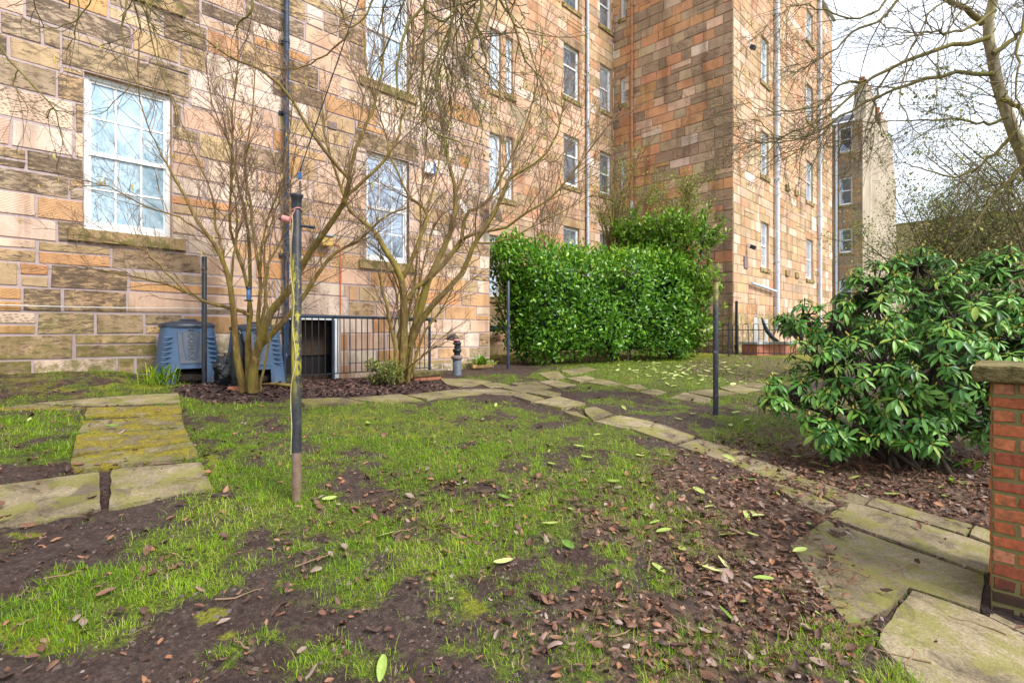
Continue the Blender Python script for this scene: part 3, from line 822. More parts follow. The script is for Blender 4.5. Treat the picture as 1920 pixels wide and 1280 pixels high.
t = wall_thing('wall_lamp', 'small yellow lantern box with grey hood on the wall right of the tall mossy pole', 'wall lamp', 607, 453, near, D1)
m = MB(); m.box(-.10, .10, -.14, 0, -.09, .07); m.build('lantern', M['yellowbox'], t, bevel=.02)
m = MB(); m.box(-.12, .12, -.17, .0, .073, .12); m.build('hood', M['greybox'], t, bevel=.02)
m = MB(); m.lathe([(.001, 0), (.07, 0), (.075, .06), (.05, .1), (.001, .11)], 14, (-.2, -.06, -.02)); m.build('round_socket', M['greybox'], t)
s_c, Zc = loc_xy(637, D1)
m = MB()
m.tube([near(loc_xy(622, D1)[0], .03, zz(458, Zc)), near(s_c - .02, .03, zz(461, Zc)), near(s_c, .03, zz(468, Zc)), near(s_c + .005, .025, zz(530, Zc)), near(s_c, .03, CZ + .30)], .011, 6)
o = m.build('cable', M['orangecable'], None); o.rotation_euler.z = TH
tag(o, 'thin orange cable running down the stone wall from the yellow lantern', 'cable')
m = MB(); pts = []
for i in range(22):
    px = -60 + i * 27.0; s, Z = loc_xy(px, D1)
    pts.append(near(s, .05, CZ + (HY - (570 + 9 * (i / 21.)) ) / F * Z - .02 * math.sin(i / 21 * math.pi)))
m.tube(pts, .008, 6); o = m.build('clothes_line', M['rope'], None); o.rotation_euler.z = TH
tag(o, 'white clothes line strung along the foot of the stone wall', 'clothes line')
for px, py in ((1400, 88), (1400, 459)):
    t = wall_thing('security_light', 'small dark security light %s on the projecting wing' % ('at second floor height' if py < 200 else 'at ground floor height'), 'light', px, py, towr, DT)
    m = MB(); m.box(-.03, .03, -.16, 0, -.03, .03); m.build('arm', M['white'], t)
    m = MB(); m.box(-.10, .10, -.30, -.14, -.07, .07); o = m.build('lamp_head', M['blackpaint'], t, bevel=.02); o.rotation_euler.x = .5

# ------------------------------------------------------------------ buildings beyond
SF, DF = 42.6, 7.86
far = thing('tenement_building', 'distant brown stone tenement with pale rendered gable and chimney pots', 'building', (0, 0, 0), TH)
def pick_brown(sx, z, rg):
    r = rg.random()
    if r < .5: return jitter((.36, .22, .12), rg), .2, 0
    return jitter((.30, .22, .15), rg), .35, 0
fw = []
for pa, pb, ta, tb in ((1573, 1598, 241, 288), (1573, 1598, 335, 386), (1573, 1598, 430, 475), (1573, 1598, 525, 570)):
    a = loc_y(pb, SF)[0]; b, Zb = loc_y(pa, SF); fw.append((a, b, zz(tb, Zb), zz(ta, Zb)))
farp = lambda t, o, z: (SF - o, t, z)
w = StoneWall(farp, DF, DF + 7, ZB, CZ + 14.6, fw, pick_brown, 51, ch=(.28, .4), bl=(.5, 1.2), quoin=(True, False)); w.build('wall', far)
for o in fw: make_window(far, farp, o, 1, 1, glass='glass_dark', sillw=.1, meet=.52)
gab = [(SF, 0), (SF + 13.3, 0), (SF + 13.3, 12.2), (SF + 12.6, 13.4), (SF + 11.9, 14.6), (SF + 11.3, 15.9), (SF + 9.4, 15.9), (SF + 9.4, 16.9), (SF + 6.4, 16.9), (SF + 6.4, 15.6), (SF + 4.6, 15.6), (SF + 4.6, 17.4), (SF + 1.0, 17.4), (SF + 1.0, 14.9), (SF, 14.6)]
m = MB(); n = len(gab)
m.add([(x, DF, CZ + z) for x, z in gab] + [(x, DF + .7, CZ + z) for x, z in gab], [tuple(range(n)), tuple(range(n, 2 * n))[::-1]] + [(i, (i + 1) % n, n + (i + 1) % n, n + i) for i in range(n)])
m.build('gable_wall', M['harl'], far, 'pale rendered gable with chimney breasts')
for cx, cz in ((SF + 1.7, 17.4), (SF + 2.8, 17.4), (SF + 3.9, 17.4), (SF + 7.2, 16.9), (SF + 8.6, 16.9)):
    m = MB(); m.lathe([(.17, .003), (.15, .55), (.2, .6), (.2, .7), (.12, .7), (.1, .2)], 12, (cx, DF + .35, CZ + cz)); m.build('chimney_pot', M['terracotta'], far)
m = MB(); m.add([(SF - .15, DF + .72, CZ + 14.62), (SF - .15, DF + 7, CZ + 14.62), (SF + 6, DF + 7, CZ + 17.2), (SF + 6, DF + .72, CZ + 17.2)], [(0, 1, 2, 3)]); m.build('roof', M['slate'], far)
m = MB(); m.tube([(SF - .12, loc_y(1569, SF)[0], ZB), (SF - .12, loc_y(1569, SF)[0], CZ + 14.5)], .07, 8); m.build('downpipe', M['pipegrey'], far)
ter = thing('terrace_building', 'low tan stone terrace glimpsed through the leafy trees on the right', 'building', (0, 0, 0), TH)
terp = lambda t, o, z: (60 - o, t, z)
tws = [(-9 + i * 2.6, -8 + i * 2.6, CZ + z, CZ + z + 1.8) for i in range(7) for z in (1.5, 5.0)]
w = StoneWall(terp, -13, 9, ZB, CZ + 9.9, tws, lambda a, b, r: (jitter((.58, .43, .27), r), .2, 0), 61, ch=(.3, .45), bl=(.6, 1.4)); w.build('wall', ter)
for o in tws: make_window(ter, terp, o, 1, 1, glass='glass_dark', sillw=.1)
m = MB(); m.add([(59.8, -13, CZ + 9.93), (59.8, 9, CZ + 9.93), (70, 9, CZ + 10.6), (70, -13, CZ + 10.6)], [(0, 1, 2, 3)]); m.build('roof', M['slate'], ter)
# ------------------------------------------------------------------ ground masks
def blobs(px, py, lst):
    o = np.zeros_like(px)
    for cx, cy, rx, ry, w in lst:
        d = ((px - cx) / rx) ** 2 + ((py - cy) / ry) ** 2
        o = np.maximum(o, w * np.clip((1.75 - d) / 1.3, 0, 1))
    return o
GRASS = [(560, 790, 240, 55, 1), (800, 830, 270, 70, .95), (500, 880, 150, 45, .8), (60, 800, 120, 60, 1), (950, 910, 260, 70, .9), (1060, 850, 170, 60, .85),
         (640, 960, 270, 40, .66), (440, 1030, 170, 40, .8), (270, 1100, 170, 42, .78), (90, 1180, 130, 50, .78), (860, 1010, 220, 60, .64), (1000, 1110, 240, 80, .58), (700, 1100, 160, 45, .5),
         (1080, 1230, 260, 70, .7), (620, 1230, 220, 50, .55), (1300, 1240, 160, 45, .5), (1560, 1215, 70, 40, .9), (1680, 1285, 90, 30, .8), (1240, 1060, 150, 60, .55), (1180, 960, 180, 60, .65),
         (1270, 694, 210, 34, 1.7), (1130, 724, 70, 10, 1), (1050, 705, 60, 10, .8), (930, 712, 60, 9, .7), (1360, 740, 100, 18, 1.1), (1480, 800, 140, 50, 1.1), (1390, 800, 80, 30, .8), (1440, 692, 140, 20, 1.1), (1200, 760, 120, 18, .45),
         (140, 715, 230, 40, .62), (310, 735, 70, 25, .9), (200, 770, 150, 14, .25), (440, 755, 120, 10, .9)]
LITTER = [(1640, 920, 260, 75, 1), (1750, 880, 200, 60, 1), (1400, 1010, 170, 110, .75), (1480, 1130, 150, 80, 1), (1320, 880, 150, 32, .45), (1460, 840, 110, 40, .5), (1400, 690, 110, 22, .85), (1330, 1230, 260, 60, .5),
          (1250, 960, 180, 80, .45), (1150, 1180, 200, 70, .4), (1500, 760, 120, 30, .5), (900, 950, 300, 60, .22), (100, 720, 160, 30, .3)]
MOSS = [(1400, 668, 150, 9, 1.3), (1300, 664, 90, 7, 1.2), (420, 1165, 60, 28, .9), (860, 1140, 60, 40, .7), (70, 1190, 80, 50, .8), (1480, 705, 90, 14, 1), (1330, 672, 120, 10, .9), (400, 880, 40, 25, .8), (180, 715, 200, 35, .6), (560, 860, 60, 30, .4), (700, 800, 200, 40, .45), (960, 665, 70, 16, .8), (1530, 1100, 60, 30, .5), (30, 1000, 60, 12, .6), (1480, 820, 110, 35, .35)]
MULCH = [(450, 733, 105, 20, 1), (700, 728, 150, 18, 1), (600, 740, 120, 10, .8)]
def masks(x, y, z):
    px, py = project(x, y, z)
    vis = (y > .6)
    n = fbm(x * 2.2, y * 2.2, 3, 4, .6)
    g = blobs(px, py, GRASS) * vis + .15
    g = g * (.45 + 1.0 * sstep(.32, .66, n)) * (.42 + .95 * sstep(.34, .62, fbm(x * 8, y * 8, 33, 3, .6)))
    li = (blobs(px, py, LITTER) * vis + .11) * (.5 + 1.0 * fbm(x * 3, y * 3, 9))
    mo = blobs(px, py, MOSS) * vis * (.30 + .9 * sstep(.36, .62, fbm(x * 9, y * 9, 15))) + .10 * sstep(.5, .8, n)
    mu = blobs(px, py, MULCH) * vis
    out = ~vis | (y > 19) | (np.abs(x) > 12)
    g = np.where(out, .55, g)
    g = g * (1 - .95 * np.clip(mu * 1.6, 0, 1)); mo = mo * (1 - .9 * np.clip(mu * 1.6, 0, 1))
    return g, mo, li, mu

# ------------------------------------------------------------------ flagstone paths
def path(name, label, slabs, lift=.012, inset=.003):
    V = []; Fc = []; A = []
    rg = random.Random(hash(len(slabs)) % 97)
    allpoly = []
    for sl in slabs:
        pts, mossy = sl
        w = [G(*p) for p in pts]
        c = sum(w, Vector()) / len(w)
        # best plane keeps every slab flat
        A_ = np.array([[p.x - c.x, p.y - c.y] for p in w]); b_ = np.array([p.z - c.z for p in w])
        k = np.linalg.lstsq(A_, b_, rcond=None)[0]
        tilt = (rg.uniform(-.02, .02), rg.uniform(-.02, .02)); up = lift + rg.uniform(-.006, .008)
        zf = lambda x, y: c.z + (k[0] + tilt[0]) * (x - c.x) + (k[1] + tilt[1]) * (y - c.y) + up
        bm = bmesh.new()
        # subdivided, slightly worn outline
        ring = []
        m = len(w)
        for i in range(m):
            a, b = w[i], w[(i + 1) % m]
            nseg = max(2, int((b - a).length / .12))
            for j in range(nseg):
                t = j / nseg; p = a.lerp(b, t)
                p = p + (c - p).normalized() * (inset + rg.uniform(-.006, .008) + (.006 if j == 0 else 0))
                ring.append(p)
        top = [bm.verts.new((p.x, p.y, zf(p.x, p.y))) for p in ring]
        bot = [bm.verts.new((p.x, p.y, zf(p.x, p.y) - .09)) for p in ring]
        bm.faces.new(top)
        L = len(ring)
        for i in range(L):
            bm.faces.new((top[i], bot[i], bot[(i + 1) % L], top[(i + 1) % L]))
        te = [e for e in bm.edges if e.verts[0] in top and e.verts[1] in top]
        bmesh.ops.bevel(bm, geom=te, offset=.006, segments=2, affect='EDGES')
        bm.verts.index_update(); base = len(V)
        V += [v.co.copy() for v in bm.verts]
        tn = rg.random()
        A += [(mossy, tn, 0, 1)] * len(bm.verts)
        Fc += [tuple(v.index + base for v in f.verts) for f in bm.faces]
        allpoly.append([(p.x, p.y) for p in w])
        bm.free()
    me = bpy.data.meshes.new(name); me.from_pydata(V, [], Fc); me.materials.append(M['slab'])
    at = me.attributes.new('prm', 'FLOAT_COLOR', 'POINT'); at.data.foreach_set('color', np.array(A, np.float32).ravel())
    me.update()
    o = link(name, me); tag(o, label, None, None, 'structure')
    return allpoly
LP = [([(-70, 922), (192, 886), (195, 957), (-70, 1006)], .05), ([(204, 882), (381, 867), (405, 917), (198, 958)], .12), ([(126, 862), (366, 833), (379, 861), (203, 879), (128, 887)], .60),
      ([(138, 820), (352, 806), (363, 830), (130, 858)], .74), ([(150, 790), (345, 779), (350, 803), (142, 816)], .66), ([(158, 768), (342, 759), (345, 776), (153, 787)], .78),
      ([(60, 757), (232, 743), (338, 738), (343, 756), (170, 764)], .35), ([(-40, 770), (55, 758), (165, 766), (140, 772)], .6)]
GP = [([(1638, 1205), (1709, 1110), (1846, 1157), (2010, 1240), (2010, 1345), (1790, 1345)], .15), ([(1548, 974), (1846, 1083), (1842, 1152), (1708, 1106), (1664, 1150), (1590, 1178), (1478, 1022)], .05),
      ([(1546, 970), (1592, 943), (1640, 955), (1862, 1028), (1862, 1080), (1848, 1080)], .2), ([(1622, 948), (1640, 934), (1752, 968), (1824, 986), (1812, 1007)], .3), ([(1815, 1004), (1828, 986), (1864, 1000), (1864, 1024)], .0),
      ([(1850, 1158), (1862, 1150), (2010, 1225), (2010, 1236)], .1), ([(1440, 905), (1470, 908), (1566, 944), (1545, 966), (1500, 948)], .08), ([(1472, 904), (1495, 892), (1634, 936), (1618, 950), (1570, 943)], .25),
      ([(1350, 866), (1392, 855), (1494, 890), (1462, 906)], .05), ([(1266, 836), (1309, 823), (1391, 848), (1350, 864)], .12), ([(1181, 807), (1231, 795), (1306, 820), (1262, 834)], .1),
      ([(1114, 790), (1162, 778), (1230, 793), (1178, 807)], .1), ([(1097, 775), (1094, 766), (1116, 762), (1152, 776), (1112, 789)], .12), ([(1055, 773), (1082, 774), (1106, 788), (1076, 782)], .2),
      ([(997, 756), (1047, 745), (1100, 757), (1053, 768)], .05), ([(958, 743), (981, 738), (1022, 748), (996, 755)], .1), ([(981, 735), (1009, 729), (1053, 740), (1037, 746)], .1),
      ([(939, 727), (975, 725), (1012, 731), (979, 738)], .05), ([(898, 720), (934, 719), (959, 725), (919, 729)], .1), ([(862, 729), (937, 730), (976, 737), (956, 742), (895, 738)], .15),
      ([(823, 711), (905, 714), (925, 718), (870, 727), (838, 722)], .1), ([(760, 740), (858, 730), (915, 739), (800, 750)], .3), ([(648, 748), (752, 738), (794, 750), (702, 756)], .3), ([(560, 751), (642, 747), (692, 757), (570, 762)], .4)]
RP = [([(955, 719), (1006, 716), (1037, 728), (990, 729)], .3), ([(1008, 715), (1037, 712), (1083, 722), (1047, 727)], .3), ([(1008, 699), (1047, 696), (1060, 708), (1030, 712)], .35), ([(1050, 695), (1100, 689), (1122, 693), (1072, 704)], .3),
      ([(1060, 710), (1100, 704), (1119, 711), (1087, 717)], .35), ([(1100, 717), (1125, 712), (1169, 721), (1142, 724)], .2), ([(1165, 723), (1197, 719), (1216, 729), (1194, 732)], .2), ([(1195, 735), (1231, 729), (1253, 736), (1231, 743)], .2),
      ([(1253, 747), (1284, 737), (1334, 748), (1331, 757)], .15), ([(1286, 736), (1331, 729), (1387, 737), (1338, 747)], .15), ([(1347, 728), (1375, 723), (1431, 731), (1391, 740)], .2), ([(1377, 722), (1412, 717), (1460, 724), (1433, 730)], .2)]
polys = path('mossy_path', 'short path of large moss covered flagstones on the left', LP, .014, .020) + path('garden_path', 'long path of worn irregular flagstones curving past the lawn', GP) + path('rear_path', 'second path of small sunken flagstones in front of the hedge', RP, .008)
def in_slabs(x, y, marg=.0):
    ins = np.zeros(len(x), bool)
    for pl in polys:
        a = np.array(pl); c = a.mean(0); a = c + (a - c) * (1 - marg)
        if not ((x > a[:, 0].min()) & (x < a[:, 0].max()) & (y > a[:, 1].min()) & (y < a[:, 1].max())).any(): continue
        t = np.zeros(len(x), bool); n = len(a); j = n - 1
        for i in range(n):
            cond = ((a[i, 1] > y) != (a[j, 1] > y))
            with np.errstate(divide='ignore', invalid='ignore'):
                t ^= cond & (x < (a[j, 0] - a[i, 0]) * (y - a[i, 1]) / (a[j, 1] - a[i, 1] + 1e-12) + a[i, 0])
            j = i
        ins |= t
    return ins

# ------------------------------------------------------------------ ground sheet
xs = np.concatenate([-np.geomspace(400, 8.2, 34), np.arange(-8, 8.01, .05), np.geomspace(8.2, 400, 34)])
ys = np.concatenate([-np.geomspace(300, 1.2, 26), np.arange(1, 14.01, .05), np.geomspace(14.2, 700, 44)])
gx, gy = np.meshgrid(xs, ys, indexing='ij')
gzv = ground(gx, gy)
nearm = sstep(16, 11, gy) * sstep(9, 7, np.abs(gx)) * sstep(0, 1, gy)
slabm = np.zeros(gx.shape, bool); _c = (gy > 1) & (gy < 14) & (np.abs(gx) < 8); slabm[_c] = in_slabs(gx[_c], gy[_c], .02)
gzb = gzv - .03 * slabm + nearm * (~slabm) * (.05 * (fbm(gx * 1.4, gy * 1.4, 21, 3) - .5) + .045 * (fbm(gx * 7, gy * 7, 25, 4, .6) - .5))
nx, ny = gx.shape
ids = np.arange(nx * ny).reshape(nx, ny)
fq = np.stack([ids[:-1, :-1], ids[1:, :-1], ids[1:, 1:], ids[:-1, 1:]], -1).reshape(-1, 4)
mg, mm, ml, mu = masks(gx.ravel(), gy.ravel(), gzv.ravel())
me = np_mesh('ground', np.stack([gx.ravel(), gy.ravel(), gzb.ravel()], 1), [fq], [M['ground']], {'msk': ('FLOAT_COLOR', np.stack([mg, mm, np.maximum(ml, 0), mu], 1))}, True)
tag(link('ground', me), kind='structure')
def gbump(x, y):
    x = np.asarray(x, float); y = np.asarray(y, float)
    nm = sstep(16, 11, y) * sstep(9, 7, np.abs(x)) * sstep(0, 1, y)
    return ground(x, y) + nm * (.05 * (fbm(x * 1.4, y * 1.4, 21, 3) - .5) + .045 * (fbm(x * 7, y * 7, 25, 4, .6) - .5))

# ------------------------------------------------------------------ clothes poles
def pole(name, label, px, pyb, pyt, r, mat, ZF=None, parts=True):
    b = G(px, pyb) if ZF is None else P(px, pyb, ZF)
    h = (pyb - pyt) / F * b.y
    t = thing(name, label, 'clothes pole', (b.x, b.y, b.z), 0, 'clothes poles')
    m = MB(); m.lathe([(r, -.15), (r, h - .006), (r * .9, h - .002), (.001, h - .002)], 18); m.build('pipe', M[mat], t)
    return t, h, b
tA, hA, bA = pole('clothes_pole', 'tall black clothes pole with yellow moss down one side, standing in the lawn', 556, 938, 366, .032, 'mosspole')
m = MB(); m.lathe([(.033, hA - .09), (.034, hA - .03), (.044, hA - .012), (.044, hA + .002), (.030, hA + .002), (.028, hA - .02)], 18); m.build('flared_collar', M['blackpaint'], tA)
m = MB(); m.tube([(-.034, 0, hA - .18), (-.12, -.005, hA - .165)], .008, 8); peg = m.build('line_peg', M['blackpaint'], tA)
m = MB()
for i in range(7): m.lathe([(.013, -.005), (.018 - .001 * (i % 3), 0), (.013, .006)], 8, (0, 0, 0))
pts = [(-.04 - .055 * i / 40, -.005 + .019 * math.cos(i * .95), hA - .178 + .015 * i / 40 + .019 * math.sin(i * .95)) for i in range(41)]
q = MB(); q.tube(pts, .006, 6); q.build('cord_winding', M['pinkcord'], peg)
m = MB(); m.tube([(.034, 0, hA - .215), (.125, -.01, hA - .228)], .008, 8); m.tube([(.09, -.006, hA - .223), (.13, -.011, hA - .229)], .011, 8); m.build('line_peg', M['bluepipe'], tA)
q = MB(); q.tube([(.036 * math.cos(a), .036 * math.sin(a), hA - .105 - .01 * math.sin(a * 2)) for a in np.linspace(0, 6.28, 17)], .004, 5)
q.tube([(.005, -.036, hA - .11), (-.015, -.040, hA - .15), (-.030, -.036, hA - .20)], .004, 5); q.build('pink_cord', M['pinkcord'], tA)
q = MB(); pts = []
for i in range(60):
    t_ = i / 59; a = -2.0 - .5 * math.sin(t_ * 9) + .35 * math.sin(t_ * 23)
    pts.append((.037 * math.cos(a), .037 * math.sin(a), hA - .13 - t_ * (hA - .45)))
q.tube(pts, .0035, 5); q.build('hanging_cord', M['cord'], tA)
tB, hB, bB = pole('clothes_pole', 'plain black clothes pole standing in front of the compost bin', 383, 722, 481, .032, 'blackpaint')
m = MB(); m.tube([(.035 * math.cos(a), .035 * math.sin(a), hB - .17 + .01 * math.sin(a)) for a in np.linspace(0, 6.28, 13)], .007, 5); m.build('green_tie', M['laurel'], tB)
tC, hC, bC = pole('clothes_pole', 'black clothes pole with mossy yellow top standing near the rhododendron', 1342, 778, 522, .032, 'greenpole')
m = MB(); m.lathe([(.033, hC - .05), (.036, hC - .03), (.036, hC + .003), (.001, hC + .006)], 14); m.build('end_cap', M['cap'], tC)
tD, hD, bD = pole('clothes_pole', 'slim blue black clothes pole at the left end of the hedge', 953, 694, 527, .034, 'bluepipe', 11.7)

# ------------------------------------------------------------------ light well railing
DRL = 8.2
rl = thing('railing', 'black metal railing around the basement light well', 'railing', to_world(3.42, DRL, gz(*to_world(3.42, DRL, 0).xy)), TH)
oz = rl.location.z
L = lambda s, d, z: (s - 3.42, d - DRL, z - oz)
zt, zb_ = CZ + .23, CZ - .71
s0r, s1r = 3.36, 6.14
m = MB(); m.tube([L(s0r, DRL, zt), L(s1r, DRL, zt), L(s1r + .12, DRL, zt - .005), L(s1r + .17, DRL + .02, zt - .05)], .026, 8); m.build('top_rail', M['bluepipe'], rl)
m = MB(); m.box(*[L(s0r, 0, 0)[0], L(s1r, 0, 0)[0]], -.018, .018, zb_ - .008 - oz, zb_ + .008 - oz); m.build('bottom_rail', M['blackpaint'], rl)
for sx, rr in ((s0r, .03), (4.16, .02), (s1r, .026)):
    m = MB(); m.tube([L(sx, DRL, zb_ - .16), L(sx, DRL, zt - .026)], rr, 8); m.build('post', M['bluepipe'], rl)
base_b = None; sx = s0r + .111
while sx < s1r - .05:
    if abs(sx - 4.16) > .04:
        if base_b is None:
            m = MB(); m.tube([(0, 0, zb_ + .008 - oz), (0, 0, zt - .026 - oz)], .0085, 6); base_b = m.build('baluster', M['blackpaint'], rl); base_b.location = (sx - 3.42, 0, 0)
        else:
            c = base_b.copy(); COL.objects.link(c); c.location = (sx - 3.42, 0, 0)
    sx += .111
for sx in (s0r, s1r):
    m = MB(); m.tube([L(sx, DRL + .01, zt - .02), L(sx, D1 - .07, zt - .02)], .02, 8); m.build('return_rail', M['bluepipe'], rl)
m = MB()
for a, b in ((3.2, 4.1), (4.115, 5.2), (5.215, 6.2)):
    m.box(a, b, DRL - .13, DRL + .13, CZ - 1.5, CZ - .815 + .02 * rnd.random())
m.box(6.06, 6.2, DRL + .135, D1 - .12, CZ - 1.5, CZ - .80)
o = m.build('kerb_stone', M['slab'], None, bevel=.012); o.rotation_euler.z = TH
tag(o, 'mossy stone kerb under the black light well railing', 'kerb')
m = MB(); m.tube([near(3.30, .2, CZ - 1.0), near(3.30, .2, CZ + .22)], .022, 8); o = m.build('vertical_pipe', M['pipegrey'], ten, 'thin pale pipe beside the light well')
st = P(688, 706, 9.0)
# moss covered step at the end of the railing
p0 = G(795, 712); t = thing('stone_step', 'mossy brick edged step at the right end of the railing', 'step', p0, TH)
m = MB(); m.box(-.28, .28, -.12, .12, -.06, .065); m.build('brick_edge', M['terracotta'], t, bevel=.01)
m = MB(); m.box(-.31, .31, -.15, .16, .067, .15); m.build('mossy_top', M['cap'], t, bevel=.02)

# vent pipe
b = G(857, 704)
t = thing('vent_pipe', 'upright grey vent pipe with terracotta collar and bent top by the building corner', 'pipe', b, 0)
h = 72 / F * b.y
m = MB(); m.lathe([(.085, -.1), (.085, h * .44), (.001, h * .44)], 16); m.build('lower_pipe', M['lowpipe'], t)
m = MB(); m.lathe([(.088, h * .42), (.11, h * .44), (.11, h * .50), (.088, h * .52), (.06, h * .53)], 16); m.build('collar', M['vent'], t)
m = MB(); m.tube([(0, 0, h * .5), (.01, 0, h * .8), (-.01, 0, h * .93), (-.07, 0, h * 1.02), (-.14, -.01, h * .99), (-.15, -.01, h * .92)], .062, 12)
m.lathe([(.062, h * .6), (.085, h * .62), (.085, h * .68), (.062, h * .70)], 14).lathe([(.062, h * .8), (.08, h * .81), (.08, h * .86), (.062, h * .87)], 14); m.build('bent_pipe', M['blackpaint'], t)
m = MB(); m.lathe([(.066, h * .90), (.078, h * .905), (.078, h * .94), (.062, h * .95)], 14, (-.012, 0, 0)); m.build('red_band', M['pinkcord'], t)

# ------------------------------------------------------------------ compost bins
def sup(a, hw, e=4.5):
    c, s_ = math.cos(a), math.sin(a)
    r = (abs(c) ** e + abs(s_) ** e) ** (-1 / e)
    return hw * r * c, hw * r * s_
def make_bin(label, loc, rz):
    t = thing('compost_bin', label, 'compost bin', loc, rz, 'compost bins')
    H, B0, B1 = .80, .405, .315
    zs_ = [0, .02, .13, .25, .27, .40, .55, .70, .76, .80]; N = 64
    hw = lambda z: B0 + (B1 - B0) * z / H
    V = []; Fq = []
    for z in zs_: V += [(*sup(2 * math.pi * (j + .5) / N, hw(z) * (1.03 if z == 0 else 1)), z) for j in range(N)]
    for i in range(len(zs_) - 1):
        for j in range(N):
            a = 2 * math.pi * (j + 1) / N; x, y = sup(a, hw(zs_[i]))
            if y < -.25 and abs(x) < .19 and zs_[i + 1] <= .26: continue      # hatch hole
            Fq.append((i * N + j, i * N + (j + 1) % N, (i + 1) * N + (j + 1) % N, (i + 1) * N + j))
    m = MB(); m.add(V, Fq, True)
    m.build('body', M['bin'], t)
    sl = (B0 - B1) / H
    fp = lambda x, o, z: (x, -(hw(z)) * 1.0 - o, z)
    # raised rim of the hatch
    m = MB()
    m.box(-.235, -.185, -.02, .022, .0, .29, fp).box(.185, .235, -.02, .022, .0, .29, fp).box(-.185, .185, -.02, .022, .235, .29, fp)
    m.build('hatch_frame', M['bin'], t, bevel=.008)
    m = MB(); m.add([fp(-.13, .012, .31), fp(.13, .012, .31), fp(.155, .012, .74), fp(-.155, .012, .74), fp(-.135, -.01, .305), fp(.135, -.01, .305), fp(.16, -.01, .745), fp(-.16, -.01, .745)],
                    [(0, 1, 2, 3), (0, 4, 5, 1), (1, 5, 6, 2), (2, 6, 7, 3), (3, 7, 4, 0)])
    pn = m.build('front_panel', M['binpanel'], t)
    m = MB(); m.tube([fp(-.10, .014, .74), fp(-.085, .014, .52), fp(-.05, .014, .36)], .006, 6).tube([fp(.10, .014, .74), fp(.085, .014, .52), fp(.05, .014, .36)], .006, 6); m.build('panel_groove', M['bin'], pn)
    cu = bpy.data.curves.new('lettering', 'FONT'); cu.body = 'ECOMAX'; cu.size = .098; cu.extrude = .006; cu.bevel_depth = .001; cu.align_x = 'CENTER'; cu.align_y = 'CENTER'; cu.space_character = 1.12
    to = bpy.data.objects.new('lettering', cu); COL.objects.link(to)
    dg = bpy.context.evaluated_depsgraph_get(); tm = bpy.data.meshes.new_from_object(to.evaluated_get(dg)); bpy.data.objects.remove(to)
    tm.materials.clear(); tm.materials.append(M['bin'])
    lo = link('lettering', tm, pn); lo.location = fp(.0, .016, .57)
    lo.rotation_euler = (Matrix.Rotation(-math.atan(sl), 3, 'X') @ Matrix.Rotation(math.radians(90), 3, 'X') @ Matrix.Rotation(math.radians(-90), 3, 'Z')).to_euler()
    for sx in (-1, 1):
        for k in range(6):
            z = .33 + k * .066; x = sx * (hw(z) - .075)
            m = MB(); m.tube([(x - .055, -hw(z) - .002, z), (x, -hw(z) - .008, z), (x + .052, -hw(z) + .012, z + .002)], [.011, .014, .009], 6); m.build('rib', M['bin'], t)
    m = MB()
    prof = [(B1 * 1.06, .795), (B1 * 1.07, .835), (B1 * .95, .865), (B1 * .5, .888), (.001, .892)]
    Vl = []; 
    for r, z in prof: Vl += [(*sup(2 * math.pi * j / 40, r, 3.4), z) for j in range(40)]
    m.add(Vl, [(i * 40 + j, i * 40 + (j + 1) % 40, (i + 1) * 40 + (j + 1) % 40, (i + 1) * 40 + j) for i in range(4) for j in range(40)], True)
    lid = m.build('lid', M['binlid'], t)
    m = MB(); m.tube([(-.10, -.10, .875), (-.09, -.10, .905), (.09, -.10, .905), (.10, -.10, .875)], .014, 8); m.build('lid_handle', M['binlid'], lid)
    V2 = []; 
    bm = bmesh.new(); bmesh.ops.create_icosphere(bm, subdivisions=3, radius=1)
    for v in bm.verts:
        q = v.co.copy(); n_ = 1 + .35 * (fbm(q.x * 2 + 5, q.y * 2 + q.z * 1.7, 31) - .5); v.co = Vector((q.x * .24 * n_, -.16 + q.y * .19 * n_, max(0, .10 + q.z * .11 * n_)))
    mm_ = bpy.data.meshes.new('compost_heap'); bm.to_mesh(mm_); bm.free(); mm_.materials.append(M['ground_dark']); link('compost_heap', mm_, t)
    return t
M['ground_dark'] = m_noise('dark_compost', (.012, .009, .008), (.06, .042, .032), 16, .8, .9, 30, dist=.03)
b1 = P(351, 716, 7.45); b1.z = gz(b1.x, b1.y) - .03
make_bin('blue grey compost bin standing in the open behind the plain black pole', b1, TH - .12)
b2 = P(478, 716, 7.75); b2.z = gz(b2.x, b2.y) - .03
make_bin('blue compost bin half hidden behind the stems of the yellow barked shrub', b2, TH - .28)
# black bag between the bins
def lump(name, loc, sx, sy, sz, mat, label, cat, seed, rough=.5, rz=0):
    bm = bmesh.new(); bmesh.ops.create_icosphere(bm, subdivisions=4, radius=1)
    for v in bm.verts:
        q = v.co.copy()
        n_ = 1 + rough * (fbm(q.x * 2.1 + seed, q.y * 2.1 + q.z * 1.3, seed, 4, .6) - .5) + .25 * rough * (fbm(q.z * 5 + seed, q.x * 4 - q.y * 3, seed + 5) - .5)
        v.co = Vector((q.x * sx * n_, q.y * sy * n_, max(-.03, q.z * sz * n_ + sz * .8)))
    me = bpy.data.meshes.new(name); bm.to_mesh(me); bm.free(); me.materials.append(M[mat])
    for p in me.polygons: p.use_smooth = True
    o = link(name, me); o.location = loc; o.rotation_euler.z = rz
    return tag(o, label, cat)
p = P(424, 722, 7.05); p.z = gz(p.x, p.y)
lump('plastic_bag', p, .13, .13, .24, 'bag', 'crumpled black plastic bag slumped between the two compost bins', 'bag', 3, 1.3)
p = P(447, 730, 6.8); p.z = gz(p.x, p.y)
